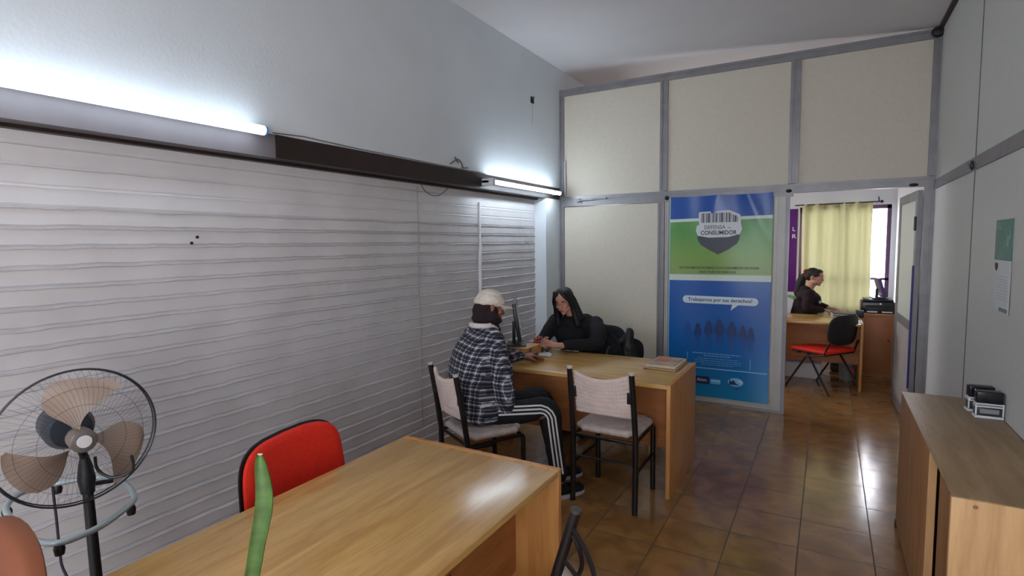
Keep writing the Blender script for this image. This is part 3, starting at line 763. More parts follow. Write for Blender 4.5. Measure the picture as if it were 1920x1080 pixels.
stamp('nearer black and white self-inking stamp on the counter by the wall', (.686, 3.37, .7905), math.radians(2), 1.5)
stamp('farther self-inking stamp half hidden behind the nearer one', (.676, 3.48, .7905), math.radians(5), 1.5)

# flyers on the right wall
def flyer():
    t = thing('wall_flyer', 'teal flyer pinned above the counter on the right wall', 'flyer', (XR, 3.54, 1.64))
    MB().box((-.003, -.15, -.10), (-.0005, .155, .10)).build('teal_sheet', mat('teal_print', (42, 118, 108), .4, nscale=5, namt=.25), t, smooth=False)
    b = MB().box((-.0045, -.085, -.03), (-.003, -.06, .02)); b.box((-.0045, -.11, .0), (-.003, -.10, .045)); b.build('light_figure', mat('pale_teal', (130, 170, 150), .5), t, smooth=False)
    b = MB()
    for z, w in ((.078, .06), (.066, .05), (.054, .07)): b.box((-.0045, .125, z), (-.003, .125-w, z+.006))
    b.build('print_lines', mat('teal_light', (110, 160, 156), .5), t, smooth=False)
flyer()
def notice():
    t = thing('paper_notice', 'white paper notice hanging just below the teal flyer', 'paper', (XR, 3.52, 1.42))
    MB().add([(-.006, -.14, -.135), (-.003, .125, -.13), (-.0025, .165, .118), (-.004, -.13, .118), (-.0045, -.14, -.135), (-.0015, .125, -.13), (-.001, .165, .118), (-.0025, -.13, .118)],
             [(0, 1, 2, 3), (7, 6, 5, 4), (0, 4, 5, 1), (1, 5, 6, 2), (2, 6, 7, 3), (3, 7, 4, 0)]).build('sheet', mat('notice_white', (214, 216, 218), .6), t, smooth=False)
    sh = [(.02, 0), (.02, -.02), (0, -.04), (-.02, -.02), (-.02, 0)]
    MB().prism([(x, y) for x, y in sh], 0, .0015, T((-.0065, .115, .105), (PI/2, 0, -PI/2))).build('dark_emblem', mat('navy_print', (38, 40, 66), .5), t, smooth=False)
    b = MB()
    for k in range(9): b.box((-.0068, -.10, .04-k*.014), (-.0055, .10-(k % 3)*.02, .042-k*.014))
    b.build('print_lines', mat('grey_print', (176, 178, 184), .6), t, smooth=False)
    MB().box((-.008, -.12, -.13), (-.0055, .02, -.112)).build('grey_stripe', mat('stripe_grey', (120, 134, 138), .6), t, smooth=False)
notice()

# ------------------------------------------------------------------ the banner
def gradient_mat(name, stops, rough=.35, z0=0., z1=1., noise=0.06):
    """printed vertical gradient: stops = [(z, rgb)] in the banner's own height"""
    m = bpy.data.materials.new(name); m.use_nodes = True; nt = m.node_tree; N = nt.nodes; L = nt.links
    b = N['Principled BSDF']; b.inputs['Roughness'].default_value = rough
    tc = N.new('ShaderNodeTexCoord'); sp = N.new('ShaderNodeSeparateXYZ'); L.new(tc.outputs['Object'], sp.inputs[0])
    mr = N.new('ShaderNodeMapRange'); mr.inputs['From Min'].default_value = z0; mr.inputs['From Max'].default_value = z1
    L.new(sp.outputs[2], mr.inputs['Value'])
    r = N.new('ShaderNodeValToRGB'); cr = r.color_ramp
    while len(cr.elements) < len(stops): cr.elements.new(.5)
    for e, (z, c) in zip(cr.elements, stops): e.position = (z-z0)/(z1-z0); e.color = lin(c)
    L.new(mr.outputs[0], r.inputs[0]); L.new(r.outputs[0], b.inputs['Base Color'])
    return m
def banner():
    t = thing('banner', 'tall blue and green vinyl consumer defence banner hung on the partition', 'banner', (0, YP-.027, 0))
    X0, X1, Z0, Z1 = -1.415, -.462, .08, 2.10
    def fold(x, z):
        top = max(0, (z-1.5)/.6)
        return -.004-.006*math.sin(x*21+z*1.3)*top-.004*math.sin(x*9+z*2)-.010*math.exp(-((x+1.03-.35*(z-1.9))/.05)**2)*top-.012*math.exp(-((x+.60+.5*(z-1.9))/.05)**2)*top
    def cell(x0, x1, zb, ztp, m, nm, off=0., nx=40, nz=12):
        mb = MB()
        def f(u, v):
            x = x0+(x1-x0)*u
            zb_ = zb(x) if callable(zb) else zb; zt_ = ztp(x) if callable(ztp) else ztp
            z = zb_+(zt_-zb_)*v
            return Vector((x, fold(x, z)-off, z))
        mb.grid(f, nx, nz); mb.grid(lambda u, v: f(u, v)+Vector((0, .0012 if off == 0 else off*.5, 0)), nx, nz)
        return mb.build(nm, m, t)
    edge = lambda x: 1.845+.015*(x-X0)
    M_BT = mat('banner_blue', (20, 76, 158), .28, nscale=3, namt=.12)
    M_WH = mat('banner_white', (204, 216, 206), .35)
    M_GR = gradient_mat('banner_green', [(1.31, (134, 160, 84)), (1.5, (122, 160, 68)), (1.75, (82, 148, 70)), (1.9, (90, 146, 84))], .3, 1.30, 1.92)
    M_BB = gradient_mat('banner_lower_blue', [(.08, (6, 120, 170)), (.35, (6, 110, 174)), (.65, (8, 94, 172)), (1.25, (6, 82, 166))], .3, .08, 1.27)
    top = lambda x: Z1-.006*abs(math.sin((x-X0)*6.6))
    cell(X0, X1, lambda x: edge(x)+.03, top, M_BT, 'blue_top_band')
    cell(X0, X1, edge, lambda x: edge(x)+.03, M_WH, 'white_stripe', nz=2)
    cell(X0, X1, 1.318, edge, M_GR, 'green_field')
    cell(X0, X1, 1.258, 1.318, M_WH, 'white_stripe', nz=3)
    cell(X0, X1, Z0, 1.258, M_BB, 'blue_field', nz=20)
    cell(X0-.006, X0+.004, Z0, Z1-.004, mat('banner_hem', (150, 190, 190), .4), 'hem', nx=1, nz=24, off=.0006)
    O = .014                      # printed marks ride just in front of the folds
    def poly(nm, pts, m, y=-O, d=.0006, parent=t):
        return MB().prism(pts, 0, d, T((0, y, 0), (PI/2, 0, 0))).build(nm, m, parent, smooth=False)
    DK = mat('ink_dark', (52, 56, 66), .4); BK = mat('ink_black', (22, 24, 30), .4); WH = mat('ink_white', (206, 208, 214), .4)
    # shield emblem
    cx = -.94
    sh = poly('shield_emblem', [(cx-.20, 1.70), (cx-.195, 1.66), (cx-.165, 1.615), (cx-.09, 1.565), (cx, 1.518), (cx+.09, 1.565), (cx+.165, 1.62), (cx+.19, 1.665), (cx+.195, 1.71)], DK)
    poly('shield_top', [(cx-.185, 1.80), (cx-.19, 1.925), (cx-.178, 1.938), (cx+.095, 1.948), (cx+.19, 1.905), (cx+.205, 1.88), (cx+.20, 1.80)], WH, parent=sh)
    bc = MB(); x = cx-.165; i = 0
    while x < cx+.17:
        w = [.006, .014, .005, .010, .020, .006, .012][i % 7]; g_ = [.006, .005, .011, .005, .006, .012, .005][i % 7]
        tp = 1.925 if x < cx+.09 else 1.925-(x-cx-.09)*.55
        bc.box((x, -O-.0018, 1.832), (x+w, -O-.0008, tp)); x += w+g_; i += 1
    bc.build('barcode', mat('ink_barcode', (84, 86, 96), .5), sh, smooth=False)
    band = [(cx-.205, 1.805), (cx-.10, 1.825), (cx+.10, 1.828), (cx+.205, 1.812), (cx+.215, 1.76), (cx+.195, 1.715), (cx+.09, 1.688), (cx-.09, 1.685), (cx-.195, 1.705), (cx-.215, 1.755)]
    poly('name_band', band, WH, y=-O-.001, parent=sh)
    text('lettering', 'DEFENSA', .195, .038, cx-.035, 1.786, -O-.003, DK, sh, .004)
    text('lettering', 'DEL', .034, .014, cx+.10, 1.778, -O-.003, DK, sh, .004)
    text('lettering', 'CONSUMIDOR', .335, .042, cx, 1.733, -O-.003, BK, sh, .022)
    text('lettering', 'UN CONSUMIDOR INFORMADO ES UN CONSUMIDOR CON PODER', .745, .020, cx, 1.387, -O, BK, t, .012)
    text('lettering', 'HACE VALER SUS DERECHOS', .345, .020, cx-.005, 1.346, -O, BK, t, .012)
    # speech bubble
    b = []
    for (ax, az, a0) in ((-.60, 1.085, -0.0), (-1.24, 1.085, PI/2)):
        pass
    r = .038; xl, xr, zm = -1.236, -.605, 1.066
    for k in range(9): a = PI/2+PI*k/8; b.append((xl+r*math.cos(a), zm+.002+r*math.sin(a)))
    b += [(-.80, zm-r), (-.815, zm-.095), (-.745, zm-r-.002)]
    for k in range(9): a = -PI/2+PI*k/8; b.append((xr+r*math.cos(a), zm-.004+r*math.sin(a)))
    bub = poly('speech_bubble', b, mat('ink_bubble', (206, 222, 232), .4))
    text('lettering', 'Trabajamos por tus derechos!', .60, .046, -.922, 1.064, -O-.002, mat('ink_navy', (20, 44, 92), .4), bub, .018)
    # printed figures fading out towards their feet
    M_FIG = gradient_mat('figure_ink', [(.55, (8, 98, 172)), (.66, (8, 76, 150)), (.74, (6, 48, 108)), (.88, (6, 36, 88))], .35, .5, .9)
    for (fx, top_, w, legs) in ((-1.122, .833, .075, .55), (-1.02, .866, .078, .55), (-.918, .882, .095, .60), (-.802, .868, .095, .54), (-.70, .832, .075, .56), (-.628, .815, .072, .55)):
        h = top_; r_ = .022
        p = [(fx-r_*.9, h-.02), (fx, h), (fx+r_*.9, h-.02), (fx+r_, h-.05), (fx+w*.38, h-.062), (fx+w*.52, h-.12), (fx+w*.30, h-.155), (fx+w*.28, h-.20), (fx+w*.30, legs+.02), (fx+w*.10, legs), (fx+w*.03, h-.215), (fx-w*.05, legs), (fx-w*.30, legs+.01), (fx-w*.27, h-.20), (fx-w*.30, h-.155), (fx-w*.52, h-.12), (fx-w*.38, h-.062), (fx-r_, h-.05)]
        poly('printed_figure', p, M_FIG)
    poly('printed_figure', [(-1.245, .80), (-1.22, .85), (-1.195, .80), (-1.18, .70), (-1.20, .60), (-1.24, .60), (-1.26, .70)], gradient_mat('figure_ink_faint', [(.6, (8, 94, 172)), (.85, (6, 72, 150))], .35, .55, .9))
    for z, w, xx in ((.522, .46, -.94), (.500, .26, -.93), (.474, .38, -.93), (.452, .44, -.93), (.432, .44, -.93), (.412, .30, -.93)):
        fm = MB(); x = xx-w/2; k = 0
        while x < xx+w/2:
            l = [.030, .018, .040, .024, .012][k % 5]; fm.box((x, -O-.001, z), (min(x+l, xx+w/2), -O, z+(.009 if z > .49 else .005))); x += l+.006; k += 1
        fm.build('fine_print_line', mat('ink_pale', (120, 176, 222), .4), t, smooth=False)
    for a_, b_ in (((-1.17, .371), (-.475, .379)), ((-1.222, .46), (-1.218, .53)), ((-.628, .39), (-.624, .50))):
        MB().box((a_[0], -O-.001, a_[1]), (b_[0], -O, b_[1])).build('white_rule', mat('ink_rule', (150, 206, 236), .4), t, smooth=False)
    lg = MB().box((-1.165, -O-.0006, .213), (-1.003, -O, .290)).build('logo_block', mat('ink_deepnavy', (16, 30, 74), .4), t, smooth=False)
    text('lettering', 'Alem', .095, .030, -1.075, .255, -O-.002, WH, lg, .01)
    lg = MB().box((-.99, -O-.0006, .222), (-.895, -O, .272)).build('logo_block', mat('ink_sky', (92, 168, 216), .4), t, smooth=False)
    MB().box((-.985, -O-.0015, .25), (-.90, -O-.0008, .258)).build('logo_bar', WH, lg, smooth=False)
    el = [(-.755+.072*math.cos(2*PI*k/20), .262+.042*math.sin(2*PI*k/20)) for k in range(20)]
    lg = poly('oval_logo', el, mat('ink_paleblue', (112, 184, 226), .4))
    poly('logo_mark', [(-.815, .235), (-.81, .29), (-.795, .265), (-.775, .285), (-.75, .25), (-.715, .235)], mat('ink_deepnavy', (16, 30, 74), .4), y=-O-.001, parent=lg)
    poly('logo_mark', [(-.745, .285), (-.70, .28), (-.69, .255), (-.715, .262)], WH, y=-O-.001, parent=lg)
    poly('logo_mark', [(-.79, .205), (-.76, .19), (-.74, .18), (-.725, .195), (-.70, .205)], mat('ink_midblue', (20, 84, 160), .4), y=-O-.001, parent=lg)
banner()

# ------------------------------------------------------------------ people
def frame(fwd, up=(0, 0, 1)):
    f = Vector(fwd).normalized(); u = Vector(up); r = f.cross(u).normalized(); u = r.cross(f).normalized()
    return r, f, u                                   # right, forward, up
class Head:
    """head-local coordinates: x right, y forward, z up; origin between the ears"""
    def __init__(s, c, fwd, up=(0, 0, 1), k=1.0):
        s.c = Vector(c); s.r, s.f, s.u = frame(fwd, up); s.k = k
        s.R = np.array([[s.r[i], s.f[i], s.u[i]] for i in range(3)])
    def p(s, x, y, z): return s.c+(s.r*x+s.f*y+s.u*z)*s.k
    def ell(s, B, x, y, z, rad): B.ell(tuple(s.p(x, y, z)), tuple(np.array(rad)*s.k), s.R)
    def skull(s, B, female=True):
        e = lambda *a: s.ell(B, *a)
        e(0, -.018, .040, (.073, .088, .078))
        e(0, .018, .022, (.066, .066, .078))
        e(0, .032, -.030, (.053, .050, .052))
        e(0, .044, -.058, (.036, .038, .034))
        e(0, .066, -.078, (.018, .018, .015))         # chin
        e(0, .062, .058, (.050, .022, .028))           # forehead
        for sx in (-1, 1):
            e(sx*.030, .074, .030, (.020, .012, .007))   # brow
            e(sx*.038, .062, -.012, (.020, .020, .018))  # cheek
            e(sx*.044, .025, -.050, (.016, .030, .018))  # jaw
            e(sx*.074, -.004, .0, (.008, .016, .027)); e(sx*.078, -.010, .010, (.007, .014, .016))   # ear
            e(sx*.010, .088, -.020, (.007, .010, .007))  # nostril
        B.chain([(s.p(0, .083, .022), .0065*s.k), (s.p(0, .094, .0), .0075*s.k), (s.p(0, .103, -.016), .0090*s.k), (s.p(0, .092, -.023), .008*s.k)])
        e(0, .083, -.043, (.021, .009, .005)); e(0, .081, -.052, (.017, .010, .006))
    def features(s, parent, lipm, browm, hgt=0):
        def sp(nm, x, y, z, rad, m):
            b = MB(); v, f = unit_ico(); q = v*np.array(rad)*s.k
            q = q @ s.R.T+np.array(s.p(x, y, z)-parent.location)
            b.add([Vector(a) for a in q.tolist()], f.tolist()); return b.build(nm, m, parent, smooth=180)
        for sx in (-1, 1):
            ey = sp('eye', sx*.030, .0755, .012, (.0115, .0085, .006), mat('eye_white', (206, 200, 198), .3))
            q = sp('iris', sx*.030, .0825, .0115, (.0052, .003, .0052), mat('iris_dark', (34, 22, 18), .2)); q.parent = ey
            sp('eyebrow', sx*.031, .0855, .034, (.019, .004, .0035), browm)
        sp('lips', 0, .0905, -.047, (.021, .0045, .0065), lipm)
def hand(B, wrist, d, palm_n, thumb_side, curl=.5, k=1.0, spread=.05):
    """d: wrist->knuckles, palm_n: out of the palm, thumb_side: +1/-1 along d x palm_n"""
    w = Vector(wrist); d = Vector(d).normalized(); n = Vector(palm_n); n = (n-d*n.dot(d)).normalized(); s_ = d.cross(n).normalized()*thumb_side
    for i, off in enumerate((.028, .010, -.009, -.027)):
        B.chain([(w+s_*off*.45*k, .015*k), (w+s_*off*.9*k+d*.045*k, .0135*k), (w+s_*off*k+d*.083*k, .0115*k)], smooth=False)
    lens = ((.042, .026, .021), (.047, .030, .022), (.043, .028, .021), (.034, .021, .018))
    for i, off in enumerate((.030, .0105, -.0095, -.029)):
        p = w+s_*off*k+d*.085*k; a = .15+.06*i; side = s_*(off/.03)*spread
        pts = [(p, .0098*k)]
        for j, l in enumerate(lens[i]):
            a += curl*(.55 if j else .35)*(1+.12*i)
            v = (d+side).normalized()*math.cos(a)+n*math.sin(a); p = p+v*l*k; pts.append((p, (.0090, .0084, .0074)[j]*k))
        B.chain(pts, smooth=False)
    p = w+s_*.020*k+d*.012*k
    v1 = (d*.62+s_*.72+n*.28).normalized(); v2 = (d*.85+s_*.32+n*.42).normalized(); v3 = (d*.9+s_*.02+n*.5).normalized()
    B.chain([(p, .014*k), (p+v1*.038*k, .0125*k), (p+v1*.038*k+v2*.030*k, .0105*k), (p+v1*.038*k+v2*.030*k+v3*.024*k, .0085*k)], smooth=False)

def plaid_mat():
    m = bpy.data.materials.new('black_white_plaid'); m.use_nodes = True; nt = m.node_tree; N = nt.nodes; L = nt.links
    b = N['Principled BSDF']; b.inputs['Roughness'].default_value = .95
    tc = N.new('ShaderNodeTexCoord'); mp = N.new('ShaderNodeMapping'); mp.inputs['Rotation'].default_value = (0, math.radians(-6), math.radians(30))
    L.new(tc.outputs['Object'], mp.inputs[0])
    nz = N.new('ShaderNodeTexNoise'); nz.inputs['Scale'].default_value = 5; L.new(tc.outputs['Object'], nz.inputs['Vector'])
    ad = N.new('ShaderNodeVectorMath'); ad.operation = 'MULTIPLY_ADD'; L.new(nz.outputs['Color'], ad.inputs[0]); ad.inputs[1].default_value = (.03, .03, .03); L.new(mp.outputs[0], ad.inputs[2])
    sp = N.new('ShaderNodeSeparateXYZ'); L.new(ad.outputs[0], sp.inputs[0])
    def mth(op, a, bb):
        n = N.new('ShaderNodeMath'); n.operation = op
        for i, v in enumerate((a, bb)):
            if isinstance(v, (int, float)): n.inputs[i].default_value = v
            else: L.new(v, n.inputs[i])
        return n.outputs[0]
    def bands(c, per):
        t = mth('MULTIPLY', c, 1/per); fr = mth('SUBTRACT', t, mth('FLOOR', t, 0))
        wide = mth('LESS_THAN', mth('ABSOLUTE', mth('SUBTRACT', fr, .35), 0), .22)
        l1 = mth('LESS_THAN', mth('ABSOLUTE', mth('SUBTRACT', fr, .80), 0), .045)
        l2 = mth('LESS_THAN', mth('ABSOLUTE', mth('SUBTRACT', fr, .35), 0), .05)
        return mth('ADD', mth('MULTIPLY', wide, .28), mth('MULTIPLY', mth('ADD', l1, l2), .42))
    v = mth('ADD', mth('MULTIPLY', bands(sp.outputs[0], .050), .85), bands(sp.outputs[2], .050))
    r = N.new('ShaderNodeValToRGB'); cr = r.color_ramp
    cr.elements[0].position = .0; cr.elements[0].color = lin((20, 20, 28)); cr.elements[1].position = 1; cr.elements[1].color = lin((205, 205, 212))
    for p_, c in ((.30, (50, 50, 62)), (.55, (86, 86, 98)), (.75, (150, 150, 160))): e = cr.elements.new(p_); e.color = lin(c)
    L.new(v, r.inputs[0]); L.new(r.outputs[0], b.inputs['Base Color'])
    n2 = N.new('ShaderNodeTexNoise'); n2.inputs['Scale'].default_value = 160; L.new(tc.outputs['Object'], n2.inputs['Vector'])
    bp = N.new('ShaderNodeBump'); bp.inputs['Strength'].default_value = .3; bp.inputs['Distance'].default_value = .004; L.new(n2.outputs['Fac'], bp.inputs['Height']); L.new(bp.outputs[0], b.inputs['Normal'])
    return m
M_PLAID = plaid_mat()

class Off:
    """parent offset: blobs are built in world space and shifted into the root's frame"""
    pass
def wb(B, root, name, m, parent=None, **k):
    o = B.build(name, m, None, **k)
    o.data.transform(Matrix.Translation(-root.location)); o.parent = parent or root
    return o

def man():
    root = thing('person', 'seated person in plaid jacket and white cap, back turned, at the middle desk', 'person', (-1.96, 2.9, 0))
    H = Head((-1.948, 3.075, 1.222), (.66, .74, -.26), (-.03, .10, 1))
    hipR, hipL = Vector((-1.90, 2.90, .555)), Vector((-2.06, 3.00, .56))
    knR, knL = Vector((-1.555, 3.17, .555)), Vector((-1.70, 3.36, .56))
    anR, anL = Vector((-1.475, 3.13, .10)), Vector((-1.60, 3.38, .10))
    shR, shL = Vector((-1.855, 2.955, 1.035)), Vector((-2.09, 3.10, 1.03))
    elR, haR = Vector((-1.765, 2.925, .755)), Vector((-1.785, 3.00, .475))
    elL, haL = Vector((-2.03, 3.39, .840)), Vector((-1.985, 3.60, .797))
    B = Blob(); H.skull(B)
    B.chain([((-1.965, 3.03, 1.05), .060), (H.p(0, -.012, -.05), .056)])
    B.chain([((-1.98, 2.93, .60), (.15, .12, .10)), ((-1.985, 2.94, .85), (.14, .10, .1)), ((-1.975, 3.00, 1.0), (.15, .09, .07))])
    B.chain([(shR, .048), (elR, .040), (haR, .026)]); B.chain([(shL, .048), (elL, .038), (haL, .026)])
    hand(B, haR, (.08, .12, -1), (-.8, .5, 0), 1, .55); hand(B, haL, (.55, .85, -.02), (0, 0, -1), -1, .35)
    for h_, k_, a_ in ((hipR, knR, anR), (hipL, knL, anL)): B.chain([(h_, .085), (k_, .055), (a_, .04)], smooth=False)
    body = wb(B, root, 'body', M_SKIN2, voxel=.0062, it=3)
    H.c -= root.location
    # the head frame is now root-local for the small features
    loc0 = root.location.copy(); root.location = (0, 0, 0)
    H.features(root, mat('lips_dark', (140, 76, 66), .5), M_HAIR)
    root.location = loc0
    H.c += root.location
    # maroon hood / hair showing under the cap and round the neck
    B = Blob()
    H.ell(B, 0, -.030, -.006, (.083, .082, .068)); H.ell(B, 0, -.062, -.030, (.072, .052, .062)); H.ell(B, 0, -.045, -.080, (.075, .066, .050))
    H.ell(B, .055, .01, -.055, (.028, .050, .040)); H.ell(B, -.055, .01, -.055, (.028, .050, .040)); H.ell(B, 0, .035, -.120, (.060, .055, .035)); H.ell(B, 0, .07, -.145, (.04, .04, .05))
    H.ell(B, 0, -.085, .035, (.032, .020, .020)); H.ell(B, 0, .052, -.070, (.050, .050, .030)); H.ell(B, .045, .02, -.02, (.030, .030, .04))
    wb(B, root, 'hood', mat('maroon_hood', (34, 15, 22), .9, nscale=20, namt=.3), voxel=.006, it=3, disp=(.012, .03))
    # cap with visor
    B = Blob()
    H.ell(B, 0, -.008, .050, (.090, .104, .058)); H.ell(B, 0, -.010, .080, (.072, .084, .050)); H.ell(B, 0, -.040, .026, (.086, .082, .034))
    cap = wb(B, root, 'cap', mat('cream_cap', (214, 202, 190), .8, nscale=40, namt=.06), voxel=.006, it=3)
    B = Blob()
    for i in range(13):
        a = -1.0+i/6; 
        for j in range(8):
            q = j/7; H.ell(B, .062*a*(1-.12*q*q), .072+.082*q*math.cos(a*1.15)-.012*(a*a), .040-.010*q-.016*a*a, (.010, .010, .0042))
    wb(B, root, 'visor', mat('cream_cap', (214, 202, 190), .8), cap, voxel=.004, it=2)
    # jacket
    B = Blob(); Rj = np.array([[.84, .54, 0], [-.54, .84, 0], [0, 0, 1.]]) # columns: right-ish, forward-ish
    Rj = np.array([[.86, .50, 0], [-.50, .86, 0], [0, 0, 1.]])
    B.chain([((-1.965, 2.93, .545), (.205, .165, .06)), ((-1.985, 2.925, .66), (.215, .165, .09)), ((-1.99, 2.925, .82), (.205, .155, .10)), ((-1.985, 2.955, .96), (.195, .135, .09)), ((-1.972, 3.00, 1.045), (.150, .100, .055))], Rj)
    B.ell(shR, (.078, .078, .072)); B.ell(shL, (.078, .078, .072)); B.ell((-1.97, 3.02, 1.085), (.085, .08, .04), Rj)
    wb(B, root, 'jacket', M_PLAID, voxel=.009, it=6, disp=(.022, .11))
    B = Blob(); B.chain([(shR, .078), (shR*.5+elR*.5+Vector((.015, -.01, 0)), .080), (elR, .076), (elR*.45+haR*.55, .068), (haR*.86+elR*.14, .050)])
    wb(B, root, 'sleeve', M_PLAID, voxel=.008, it=4, disp=(.018, .07))
    B = Blob(); B.chain([(shL, .076), (elL, .066), (elL*.5+haL*.5, .052), (haL*.82+elL*.18, .042)])
    wb(B, root, 'sleeve', M_PLAID, voxel=.008, it=4, disp=(.018, .07))
    # pale fleece collar
    B = Blob()
    ctr = Vector((-1.965, 3.025, 1.100))
    for i in range(22):
        a = 2*PI*i/22; v = Vector((.86, -.50, 0))*math.cos(a)*.085+Vector((.50, .86, 0))*math.sin(a)*.080
        z = .018-.040*max(0, math.sin(a)) 
        B.ell(tuple(ctr+v+Vector((0, 0, z))), (.020, .020, .020))
    for i in range(8):
        v = Vector((.50, .86, 0)); B.ell(tuple(ctr+Vector((.86, -.5, 0))*(.075-.004*i)+v*(.02+.012*i)+Vector((0, 0, -.012-.012*i))), (.018, .018, .018))
    wb(B, root, 'collar', mat('fleece_white', (212, 204, 200), .95, bump=.4, bscale=200), voxel=.006, it=3)
    # track trousers with three stripes
    M_TR = mat('black_track_cloth', (12, 12, 17), .85, nscale=12, namt=.3)
    B = Blob()
    B.ell((-1.98, 2.94, .565), (.19, .155, .085), Rj)
    for h_, k_, a_ in ((hipR, knR, anR), (hipL, knL, anL)):
        B.chain([(h_, .088), (h_*.45+k_*.55, .080), (k_+Vector((-.01, 0, 0)), .072), (k_*.5+a_*.5+Vector((0, 0, 0)), .062), (a_+Vector((0, 0, .05)), .058)])
    tr = wb(B, root, 'trousers', M_TR, voxel=.009, it=4, disp=(.014, .08))
    from mathutils.bvhtree import BVHTree
    bv = BVHTree.FromPolygons([v.co for v in tr.data.vertices], [tuple(p.vertices) for p in tr.data.polygons])
    st = mat('stripe_white', (206, 204, 206), .8)
    view = (CAM-root.location)
    for k in (-1, 0, 1):
        path = []
        for i in range(30):
            u = i/29
            if u < .5:
                q = hipR.lerp(knR, u*2*.92+.06); n_ = Vector((.30, -.85, .42)).normalized()
            else:
                q = knR.lerp(anR+Vector((0, 0, .06)), (u-.5)*2); n_ = Vector((.55, -.84, .12+.5*max(0, .62-u))).normalized()
            tdir = (knR-hipR).normalized() if u < .5 else Vector((0, 0, -1))
            w_ = max(0, min(1, (u-.42)/.16)); td = ((knR-hipR).normalized()*(1-w_)+Vector((0, 0, -1))*w_).normalized()
            s_ = td.cross(n_).normalized()
            o_ = q+s_*(k*.024)+n_*.20
            hit = bv.ray_cast(o_-root.location, -n_)
            if hit[0] is not None and hit[3] < .30: path.append(hit[0]+n_*.0015)
        if len(path) > 4:
            vs = []; mb = MB()
            pp = [sum((path[max(0, min(len(path)-1, i+d_))] for d_ in (-1, 0, 1)), Vector())/3 for i in range(len(path))]
            for i, p_ in enumerate(pp):
                a_ = pp[max(0, i-1)]; b_ = pp[min(len(pp)-1, i+1)]; td = (b_-a_).normalized()
                n_ = (Vector((.40, -.85, .30))); n_ = (n_-td*n_.dot(td)).normalized(); s_ = td.cross(n_)
                vs += [p_+s_*.0055+n_*.003, p_-s_*.0055+n_*.003, p_-s_*.0055-n_*.003, p_+s_*.0055-n_*.003]
            fs = []
            for i in range(len(pp)-1):
                for j in range(4): fs.append((i*4+j, i*4+(j+1) % 4, (i+1)*4+(j+1) % 4, (i+1)*4+j))
            mb.add(vs, fs).build('side_stripe', st, tr)
    for a_, d_ in ((anR, Vector((.55, .83, 0))), (anL, Vector((.6, .8, 0)))):
        f_ = d_.normalized(); s_ = Vector((f_.y, -f_.x, 0)); Rs = np.array([[s_.x, f_.x, 0], [s_.y, f_.y, 0], [0, 0, 1.]])
        B = Blob(); base = Vector((a_.x, a_.y, 0))
        B.chain([(base-f_*.05+Vector((0, 0, .055)), (.040, .045, .045)), (base+f_*.05+Vector((0, 0, .048)), (.044, .05, .040)), (base+f_*.15+Vector((0, 0, .036)), (.044, .045, .028))], Rs)
        B.ell(base+Vector((0, 0, .09)), (.042, .045, .04), Rs)
        sh = wb(B, root, 'shoe', mat('black_shoe', (14, 14, 16), .6), voxel=.007, it=3)
        mb = MB(); pts = []
        prof = superell(.047, .145, 2.6, 24)
        M_ = Matrix(((s_.x, f_.x, 0, base.x+f_.x*.05), (s_.y, f_.y, 0, base.y+f_.y*.05), (0, 0, 1, 0), (0, 0, 0, 1)))
        mb.prism(prof, .001, .022, Matrix.Translation(-root.location) @ M_).build('sole', mat('white_sole', (186, 184, 184), .7), sh)
man()

